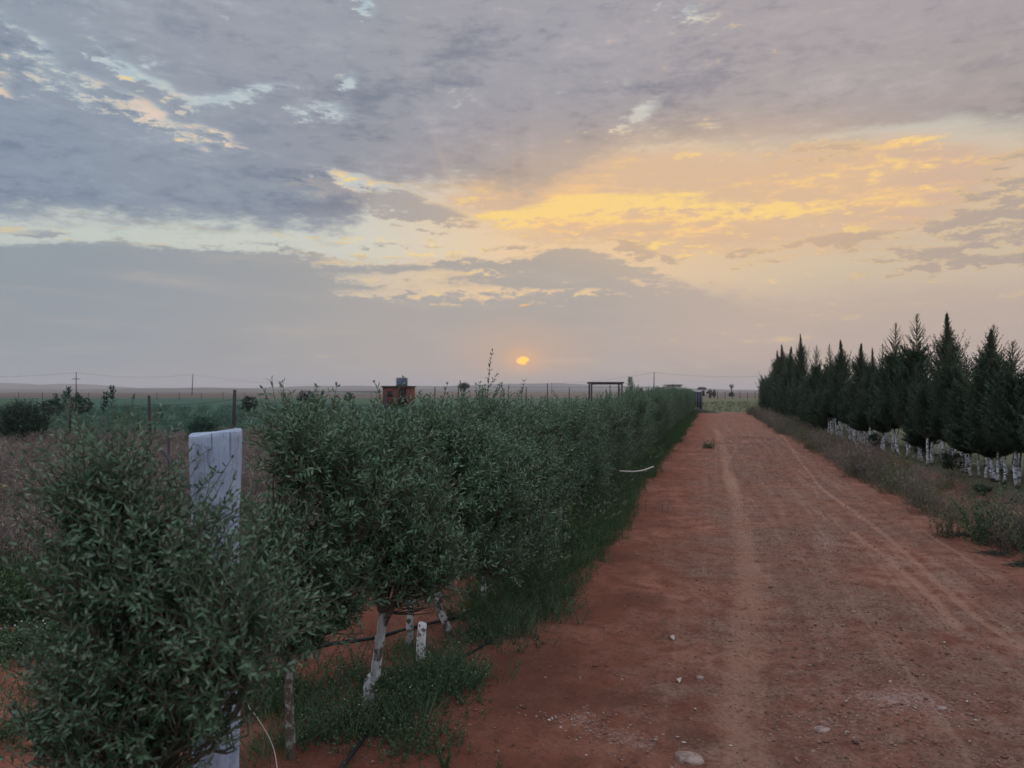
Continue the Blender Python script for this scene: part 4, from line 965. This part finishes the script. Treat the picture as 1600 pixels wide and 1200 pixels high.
def dryleaf(label, px, py, L, rz):
    mb = MB(); u = np.linspace(0, 1, 9); w = .30*np.sin(np.pi*u**.8)*L; v = []
    for a, b_ in zip(u, w):
        for s_ in (-1, -.5, 0, .5, 1): v.append((a*L, s_*b_, .25*L*np.sin(a*3)*.5+abs(s_)**1.5*b_*.9))
    i = np.arange(8)[:, None]*5; j = np.arange(4)[None]; mb.add(v, [np.stack([i+j, i+j+1, i+6+j, i+5+j], -1).reshape(-1, 4)])
    c = G(px, py); o = link('dry_leaf', mb.mesh('dry_leaf', M_pale, True), loc=(c[0], c[1], hz(c[0], c[1])+.004)); o.rotation_euler = (0, 0, rz); tag(o, label, 'leaf')
dryleaf('curled pale dry leaf lying on the road, the farther one', 1053, 1004, .06, 2.2)
dryleaf('curled pale dry leaf lying near the tiny pale stone', 1062, 1078, .05, 1.9)

# ================================================================ field fence, shrubs and tall weeds at the left
M_fp, t, b = mat('weathered_fence_wood', None, .85, .2); t.put(b.inputs['Base Color'], t.mix(t.noise(obj_coord(t), 20, 4), C3(.022, .020, .022), C3(.07, .06, .06)))
M_wire, t, b = mat('rusty_wire', (.10, .085, .08), .6, .4); b.inputs['Metallic'].default_value = .4
M_metal, t, b = mat('dull_metal', (.10, .105, .115), .6, .4)
fence = thing('wire_fence', 'low wire fence with dark wooden posts between the dry weeds and the green crop', 'fence', W(235, 19))
o_ = np.array(W(235, 19)); posts = [(-150, 20.6, 625, .03), (-20, 20.2, 622, .03), (107, 19.6, 621, .032), (235, 19., 618, .040), (363, 18.2, 609, .045), (478, 17.6, 612, .035), (600, 17, 616, .035)]
PT = []
for px, d, py, r in posts:
    b0 = np.array(W(px, d, -.05))-o_; h = Zy(py, d)+.05; mb = MB(); lx = gs()*.07
    tube(mb, [b0, b0+np.array([lx*.5, 0, h*.5]), b0+np.array([lx, 0, h])], [r, r*.95, r*.85], 8, wob=.08); link('fence_post', mb.mesh('fence_post', M_fp, True), fence); PT.append((b0, h))
for f in (.36, .62, .86):
    mb = MB()
    for (p0, h0), (p1, h1) in zip(PT[:-1], PT[1:]):
        q = np.linspace(0, 1, 7)[:, None]; P = (p0+[0, 0, h0*f])*(1-q)+(p1+[0, 0, h1*f])*q; P[:, 2] -= .05*4*(q*(1-q))[:, 0]; tube(mb, P, .006, 4, cap=False)
    link('fence_wire', mb.mesh('fence_wire', M_wire), fence)
bush('bush', 'round dark bush at the left edge between dry weeds and crop', 'bush', W(36, 18., -.03), .55, 1.42, M_shrub, 900, .06, .02, z0=.35)
bush('bush', 'small pale-tipped shrub seen just above and left of the whitewashed post', 'bush', W(316, 15.5, -.03), .30, 1.14, M_crop, 420, .06, .016, z0=.5)
for px, d, w, top, lab in ((82, 52, 34, 624, 'low dark hedge-like shrub in the crop, below the power pole with a crossarm'), (125, 55, 40, 620, 'dark shrub in the crop right of the hedge-like one'),  (390, 58, 26, 619, 'far low shrub just right of the thick fence post'),
        (478, 62, 30, 609, 'scraggly far shrub before the long white strip'), (546, 120, 20, 613, 'small round far bush at the right end of the long white strip'),  (1110, 175, 7, 607, 'tiny dark bush beside the far white house'), (1116, 178, 5, 608, 'tiniest dark bush, right of the far white house'),
        (1001, 64, 20, 604, 'shrub beside the right post of the flat-roofed shelter')):
    bush('bush', lab, 'bush', W(px, d, -.03), w/1200*d*.5, Zy(top, d), M_shrub, 160, .16, .05, z0=.1)
def tall_weed(label, px, d, top, heads=True):
    h = Zy(top, d)+.03; o = thing('tall_weed', label, 'tall weed', W(px, d, -.03), rnd()*6, 'tall weeds standing above the field'); st = MB(); cr = MB()
    tube(st, [(0, 0, 0), (.02*gs(), 0, h*.5), (.03*gs(), .02, h)], [.012, .009, .004], 5)
    k = 26; z = h*(.35+.6*rnd(k)); a = rnd(k)*6.28; B = np.stack([0*a, 0*a, z], -1); leaves(cr, B, np.stack([np.cos(a), np.sin(a), .7+0*a], -1), gs(k, 3), .10+.08*rnd(k), np.full(k, .02), tint=rnd(k)*.8)
    if heads:
        k = 90; B = np.stack([gs(k)*.018, gs(k)*.018, h-.02-rnd(k)*.22], -1); leaves(cr, B, gs(k, 3)+[0, 0, 1], gs(k, 3), np.full(k, .05), np.full(k, .02), tint=rnd(k)*.4, full=False)
    link('stem', st.mesh('stem', M_twig), o); link('leaves', cr.mesh('leaves', M_crop), o)
for px, d, top, lab in ((88, 14, 615, 'tall weed spike, leftmost of the group below the power pole with a crossarm'), (101, 14.3, 611, 'tall weed spike, second in the group below the crossarm pole'), (107, 13.8, 604, 'tallest weed spike of the group below the crossarm pole'), (122, 14.5, 612, 'tall weed spike, last in the group below the crossarm pole'),
        (165, 12, 612, 'tall weed with a fat head, between the crossarm pole and the plain pole'), (175, 12.2, 601, 'slender tall weed rising higher, next to the fat-headed one')): tall_weed(lab, px, d, top)

# ================================================================ buildings and structures beyond the hedge
def boxpart(name, mt, par, *a, bev=0):
    mb = MB(); box(mb, *a); return link(name, mb.mesh(name, mt), par)
def wall_mat(name, c0, c1, sc=3):
    m, t, b = mat(name, None, .9, .15); t.put(b.inputs['Base Color'], t.mix(t.sm(t.noise(obj_coord(t), sc, 5, .65), .35, .65), C3(*c0), C3(*c1))); return m
M_brick, t, b = mat('red_brick', None, .9, .15); bt = t.new('ShaderNodeTexBrick'); sp = t.new('ShaderNodeSeparateXYZ'); t.link(obj_coord(t), sp.inputs[0]); t.put(bt.inputs[0], t.comb(V(t, sp.outputs[0])+V(t, sp.outputs[1]), V(t, sp.outputs[2]), 0.)); bt.inputs['Scale'].default_value = 4.2
bt.inputs['Color1'].default_value = C3(.15, .058, .046); bt.inputs['Color2'].default_value = C3(.12, .038, .03); bt.inputs['Mortar'].default_value = C3(.14, .075, .06); t.link(bt.outputs[0], b.inputs['Base Color'])
M_white = wall_mat('white_render', (.38, .36, .34), (.62, .60, .57)); M_grey = wall_mat('grey_concrete', (.14, .13, .13), (.24, .22, .21)); M_dk = wall_mat('dark_panel', (.018, .022, .026), (.05, .052, .056), 1.5)
M_roofd = wall_mat('dark_roof', (.05, .042, .04), (.11, .09, .085)); M_blue, t, b = mat('blue_plastic', (.12, .16, .23), .5, .4); M_door = wall_mat('dark_door', (.02, .018, .018), (.05, .04, .04))
d = 80.; hh = Zy(603, d); hut = thing('brick_hut', 'small red brick hut with a flat roof half hidden behind the hedge', 'hut', W(619, d, -.03), TH-.1)
x0, x1 = -1.45, 1.40
mb = MB(); y0 = 0.
for (a, b2, z0_, z1_) in ((x0, .25, 0, hh-.1), (1.05, x1, 0, hh-.1), (.25, 1.05, 1.9, hh-.1)): box(mb, a, b2, y0, y0+.2, z0_, z1_)
box(mb, x0, x0+.2, y0+.2, 2.6, 0, hh-.1); box(mb, x1-.2, x1, y0+.2, 2.6, 0, hh-.1); box(mb, x0+.2, x1-.2, 2.4, 2.6, 0, hh-.1)
link('wall', mb.mesh('wall', M_brick), hut); boxpart('roof', M_roofd, hut, x0-.12, x1+.12, -.15, 2.75, hh-.1, hh+.04); boxpart('door', M_door, hut, .27, 1.03, .06, .12, .02, 1.88)
boxpart('window', M_door, hut, -.95, -.35, -.004, .04, 1.1, 1.7)
tk = thing('water_tank', 'grey-blue plastic water tank in a cage standing on the brick hut roof', 'water tank', W(628, d+1, hh+.012), TH-.1)
bm = bmesh.new(); bmesh.ops.create_cube(bm, size=1); bmesh.ops.scale(bm, vec=(.96, .96, .72), verts=bm.verts); bmesh.ops.translate(bm, vec=(0, 0, .46), verts=bm.verts); bmesh.ops.bevel(bm, geom=bm.edges[:], offset=.07, segments=3, affect='EDGES'); me = bpy.data.meshes.new('tank_body'); bm.to_mesh(me); bm.free(); me.materials.append(M_blue); link('tank_body', me, tk)
mb = MB()
for a in np.linspace(-.5, .5, 6):
    for s_ in (-.5, .5): tube(mb, [(a, s_, .0), (a, s_, .84)], .012, 4); tube(mb, [(s_, a, .0), (s_, a, .84)], .012, 4)
for z in (.1, .35, .6, .84): tube(mb, [(-.5, -.5, z), (.5, -.5, z), (.5, .5, z), (-.5, .5, z), (-.5, -.5, z)], .012, 4)
link('cage', mb.mesh('cage', M_metal), tk); boxpart('pallet', M_fp, tk, -.5, .5, -.5, .5, 0, .09)
# flat-roofed shelter
d = 70.; sh = thing('shelter', 'open flat-roofed shelter on two posts behind the hedge', 'shelter', W(948, d, -.03), TH)
zt = Zy(597, d); boxpart('roof', M_roofd, sh, -1.6, 1.6, 0, 2.2, zt-.09, zt+.05)
for xx in (-1.38, 1.40):
    for yy in (.1, 2.1): boxpart('post', M_fp, sh, xx-.07, xx+.07, yy-.07, yy+.07, 0, zt-.09)
boxpart('beam', M_fp, sh, -1.45, 1.47, .04, .16, zt-.2, zt-.092)
# low white building with sloping side wall and dark opening
d = 66.; wb = thing('white_building', 'low white building with a sloping side wall and dark opening beyond the hedge', 'building', W(1042, d, -.03), TH)
zt = Zy(600, d); mb = MB(); k = 1/1200*d
xs = [(-30*k, Zy(612, d)), (9*k, zt-.1)]
mb.add([(xs[0][0], 0, 0), (xs[1][0], 0, 0), (xs[1][0], 0, xs[1][1]), (xs[0][0], 0, xs[0][1]), (xs[0][0], .2, 0), (xs[1][0], .2, 0), (xs[1][0], .2, xs[1][1]), (xs[0][0], .2, xs[0][1])], [np.array([[0, 1, 2, 3], [5, 4, 7, 6], [3, 2, 6, 7], [0, 3, 7, 4], [1, 5, 6, 2], [0, 4, 5, 1]])])
box(mb, 16*k, 22*k, 0, .2, 0, zt-.1); box(mb, xs[0][0], 22*k, 3., 3.2, 0, Zy(612, d)-.1); box(mb, 22*k-.2, 22*k, .2, 3., 0, zt-.3); box(mb, 9*k, 16*k, 0, .2, zt-.35, zt-.1)
link('wall', mb.mesh('wall', M_white), wb); boxpart('door', M_door, wb, 9*k+.01, 16*k-.01, .1, .16, 0, zt-.36); boxpart('roof', M_grey, wb, 7*k, 24*k, -.1, 3.3, zt-.1, zt)
mb = MB(); q = [(xs[0][0]-.1, xs[0][1]+.003), (xs[1][0], xs[1][1]+.003)]
mb.add([(q[0][0], -.08, q[0][1]), (q[1][0], -.08, q[1][1]), (q[1][0], .3, q[1][1]), (q[0][0], .3, q[0][1]), (q[0][0], -.08, q[0][1]+.07), (q[1][0], -.08, q[1][1]+.07), (q[1][0], .3, q[1][1]+.07), (q[0][0], .3, q[0][1]+.07)], [np.array([[3, 2, 1, 0], [4, 5, 6, 7], [0, 1, 5, 4], [2, 3, 7, 6], [1, 2, 6, 5], [3, 0, 4, 7]])])
link('coping', mb.mesh('coping', M_grey), wb)
# dark bin at the end of the hedge and its bank of earth
d = 59.; bn = thing('dark_bin', 'dark boxy metal bin standing where the hedge ends, beside the road', 'bin', W(1088, d, -.03), TH); k = d/1200; zt = Zy(613, d)
boxpart('body', M_dk, bn, -9*k, 9.5*k, 0, 1.2, .06, zt); boxpart('lid', M_metal, bn, -9.6*k, 10.1*k, -.04, 1.24, zt+.002, zt+.06)
for a in np.linspace(-8*k, 8*k, 5): boxpart('rib', M_metal, bn, a-.03, a+.03, -.035, -.001, .08, zt-.02)
boxpart('skid', M_fp, bn, -8*k, 8*k, .1, 1.1, 0, .058)
mb = MB(); uu = np.linspace(0, 1, 24); vv = np.linspace(-1, 1, 12); U, Vv = np.meshgrid(uu, vv, indexing='ij')
hh_ = .62*(1-U)**1.2*np.sqrt(np.maximum(0, 1-Vv**2))*(1+.3*fbm(U*6, Vv*3, 71, 3))
mb.add(np.stack([U*2.6-.6, Vv*.8, hh_-.03], -1), [np.stack([(np.arange(23)[:, None]*12+np.arange(11)[None]), (np.arange(1, 24)[:, None]*12+np.arange(11)[None]), (np.arange(1, 24)[:, None]*12+np.arange(1, 12)[None]), (np.arange(23)[:, None]*12+np.arange(1, 12)[None])], -1).reshape(-1, 4)])
eb = link('earth_bank', mb.mesh('earth_bank', wall_mat('dark_weedy_earth', (.022, .032, .024), (.06, .06, .042), 8), True), loc=W(1090, 57.6, -.03)); eb.rotation_euler = (0, 0, TH); tag(eb, 'dark weedy bank of earth sloping down to the road in front of the dark bin', 'earth bank')
# wire fences far away
def far_fence(label, a, b_, step, h, r, wires):
    a = np.array(a); b_ = np.array(b_); L = np.linalg.norm(b_-a); n = int(L/step); o = thing('wire_fence', label, 'fence', a)
    for k in range(n+1):
        p = (b_-a)*k/n; mb = MB(); tube(mb, [p, p+[gs()*.02, 0, h*(1+.06*gs())]], r, 5); link('fence_post', mb.mesh('fence_post', M_fp), o)
    for f in wires: mb = MB(); tube(mb, [[0, 0, h*f], list(b_-a+[0, 0, h*f])], .008 if h < 2.2 else .012, 3, cap=False); link('fence_wire', mb.mesh('fence_wire', M_wire), o)
far_fence('far wire fence showing above the hedge between the sprigs and the flat-roofed shelter', W(680, 52, -.03), W(1045, 58, -.03), 1.55, 2.0, .035, (.3, .55, .8, .97))
far_fence('distant wire fence across the grass beyond the end of the road', W(1085, 170, -.03), W(1290, 182, -.03), 1.9, 1.7, .06, (.4, .7, .95))
far_fence('distant wire fence along the back of the green crop at the left', W(-160, 150, -.03), W(580, 165, -.03), 4.2, 1.5, .05, (.5, .9))
# far house, trees, long white strip
d = 300.; k = d/1200; fh = thing('farmhouse', 'tiny white farmhouse with a dark pitched roof on the horizon beyond the road end', 'house', W(1099, d, -.03), TH)
boxpart('wall', M_white, fh, -5*k, 5*k, 0, 5, 0, Zy(608.5, d)); zt = Zy(608.5, d)
mb = MB(); mb.add([(-5.5*k, -.3, zt), (5.5*k, -.3, zt), (5.5*k, 5.3, zt), (-5.5*k, 5.3, zt), (-5*k, 2.5, zt+1.), (5*k, 2.5, zt+1.)], [np.array([[0, 1, 5, 4], [2, 3, 4, 5], [3, 2, 1, 0]]), np.array([[1, 2, 5], [3, 0, 4]])]); link('roof', mb.mesh('roof', M_roofd), fh)
boxpart('door', M_door, fh, -.5, .5, -.05, -.004, 0, 2.); boxpart('window', M_door, fh, 1.1, 1.9, -.05, -.004, 1., 1.6)
def far_tree(label, px, d, cy0, cy1, wpx, stem_px, n=900, base_bush=False):
    o = thing('tree', label, 'tree', W(px, d, -.03)); zc0, zc1 = Zy(cy1, d), Zy(cy0, d); r = wpx/1200*d/2; st = MB(); cr = MB()
    tube(st, [(0, 0, 0), (.05, 0, zc0*.5), (0, 0, (zc0+zc1)/2)], [.18, .14, .08], 7)
    u = nrm(gs(n, 3)); rr = rnd(n)**.4*(1+.25*vnoise(u[:, 0]*2+px, u[:, 1]*2+u[:, 2]*2, 5)); B = np.array([0, 0, (zc0+zc1)/2])+u*np.array([r, r, (zc1-zc0)/2])*rr[:, None]
    leaves(cr, B, gs(n, 3), gs(n, 3), r*(.12+.14*rnd(n)), r*np.full(n, .10), tint=rnd(n), full=False)
    if base_bush:
        n2 = 300; B = gs(n2, 3)*np.array([r*.7, r*.7, .5])*.6+np.array([0, 0, .7]); leaves(cr, B, gs(n2, 3), gs(n2, 3), np.full(n2, .5), np.full(n2, .25), tint=rnd(n2), full=False)
    e = u[:8]*np.array([r, r, (zc1-zc0)/2])*.7+np.array([0, 0, (zc0+zc1)/2]); q = np.linspace(0, 1, 4)[None, :, None]; many_tubes(st, np.array([0, 0, zc0*.7])*(1-q)+e[:, None]*q, np.array([[.07, .05, .03, .02]])*np.ones((8, 1)))
    link('trunk', st.mesh('trunk', M_twig), o); link('crown', cr.mesh('crown', M_shrub), o)
far_tree('dome-crowned tree on the skyline between the brick hut and the tall sprig', 725, 150, 597, 609, 19, 2)
far_tree('round-headed small tree on the horizon beyond the end of the road', 1143, 250, 600, 606.5, 8, 1, 500, True)
lw = thing('greenhouse', 'long low whitish greenhouse strip far across the plain', 'greenhouse', W(470, 480, -.03), TH); k = 480/1200
boxpart('wall', M_white, lw, 0, 122*k, 0, 8, 0, 1.4); boxpart('roof', M_grey, lw, -.5, 122*k+.5, -.5, 8.5, 1.4, 1.9)
# ================================================================ power poles and wires
def pole(label, px, d, top, arm=False, lean=0.):
    o = thing('power_pole', label, 'power pole', W(px, d, -.03), TH, 'power poles across the plain'); h = Zy(top, d); mb = MB(); tube(mb, [(0, 0, 0), (lean*.4, 0, h*.5), (lean, 0, h)], [.20, .17, .13], 8); link('mast', mb.mesh('mast', M_fp, True), o)
    if arm: boxpart('crossarm', M_fp, o, -1.5, 1.5, -.26, -.14, h-2.6, h-2.38)
    for s_ in (-.18, .18): mb = MB(); tube(mb, [(lean+s_, 0, h-.25), (lean+s_, 0, h+.1)], .07, 6); link('insulator', mb.mesh('insulator', M_metal), o)
    return np.array(W(px, d, h))
c1 = [pole('plain power pole beyond the left edge', -170, 262, 583), pole('power pole with a crossarm, leftmost on the skyline', 119, 296, 582, True), pole('plain crooked power pole, second on the skyline', 300, 329, 585, False, .4), pole('very distant power pole, above the crop right of the thick fence post', 492, 560, 600)]
c2 = [pole('distant power pole hidden behind the hedge sprigs', 862, 620, 598), pole('power pole on the skyline between the shelter and the white building', 1022, 296, 582), pole('power pole hidden behind the conifers', 1240, 330, 584)]
for lab, ch in (('thin power wire sagging between the poles at the left', c1), ('thin power wire sagging between the poles right of the sun', c2)):
    mb = MB(); o0 = ch[0].copy()
    for p, q_ in zip(ch[:-1], ch[1:]):
        u = np.linspace(0, 1, 24)[:, None]; P = p*(1-u)+q_*u-o0; P[:, 2] -= 1.5*4*(u*(1-u))[:, 0]; tube(mb, P, .035, 4, cap=False)
    tag(link('power_wire', mb.mesh('power_wire', M_metal), loc=o0), lab, 'wire')
# ================================================================ hills
M_hill, t, b = mat('hill_ground', None, 1., .05); oc = obj_coord(t); mp = t.new('ShaderNodeMapping'); t.link(oc, mp.inputs[0]); mp.inputs[3].default_value = (.003, .003, .02)
t.put(b.inputs['Base Color'], t.mix(t.noise(V(t, mp.outputs[0]), 1.3, 6, .6), C3(.055, .060, .048), C3(.14, .115, .095)))
def ridge(name, d, prof, depth, rough, seed):
    px = np.linspace(-1500, 3100, 520); yy = np.interp(px, [p[0] for p in prof], [p[1] for p in prof]); h = (612-yy)*d/1200*1.0+EYE+rough*fbm(px*.03, px*0, seed, 4)
    rows = np.linspace(0, 1, 26); V_ = []
    for r_ in rows:                                  # rises from the plain, crests, falls away behind
        dd_ = d+(r_-.6)*depth; f = np.sin(np.pi*min(r_/.6, 1)/2)**1.4 if r_ <= .6 else np.cos(np.pi/2*(r_-.6)/.4)
        zz_ = -3+(h+3)*f*(1+.10*fbm(px*.012, px*0+r_*7, seed+2, 3)*(1 if r_ < .55 else 0))
        xx = (px-800)/1200*d; V_.append(np.stack([CT*xx-ST*dd_, ST*xx+CT*dd_, zz_], -1))
    V_ = np.stack(V_, 0); n1 = len(px); i = np.arange(25)[:, None]*n1; j = np.arange(n1-1)[None]
    mb = MB(); mb.add(V_.reshape(-1, 3), [np.stack([i+j, i+j+1, i+n1+j+1, i+n1+j], -1).reshape(-1, 4)]); tag(link(name, mb.mesh(name, M_hill, True)), kind='structure')
ridge('hills', 5200, [(-1500, 600), (-300, 602), (0, 598.5), (25, 598.5), (75, 603), (125, 599.5), (165, 603), (215, 608), (300, 609), (420, 606), (500, 603), (560, 602.5), (600, 604), (700, 603), (790, 600), (870, 599), (930, 602), (1020, 605), (1100, 608), (1170, 610), (1400, 610), (3100, 606)], 2200, 5., 21)
ridge('hills', 3200, [(-1500, 608), (0, 609), (180, 608), (230, 607), (300, 606.5), (345, 606), (420, 608), (560, 609), (700, 607), (900, 608.5), (1100, 610.5), (1600, 611), (3100, 610)], 1500, 2.5, 22)
# ================================================================ evening haze
HAZE = True
if HAZE:
    mb = MB(); box(mb, -9500, 9500, -3000, 9500, -6., 110.)
    hz_ = link('haze', mb.mesh('haze', [])); tag(hz_, 'thin evening haze over the plain', 'haze', kind='stuff')
    m = bpy.data.materials.new('haze'); m.use_nodes = True; t = NT(m.node_tree); t.n.remove(t.n['Principled BSDF'])
    pv = t.new('ShaderNodeVolumePrincipled'); pv.inputs['Color'].default_value = C3(.95, .90, .88); pv.inputs['Density'].default_value = .00016; pv.inputs['Anisotropy'].default_value = .0
    t.link(pv.outputs[0], t.n['Material Output'].inputs['Volume']); hz_.data.materials.append(m)
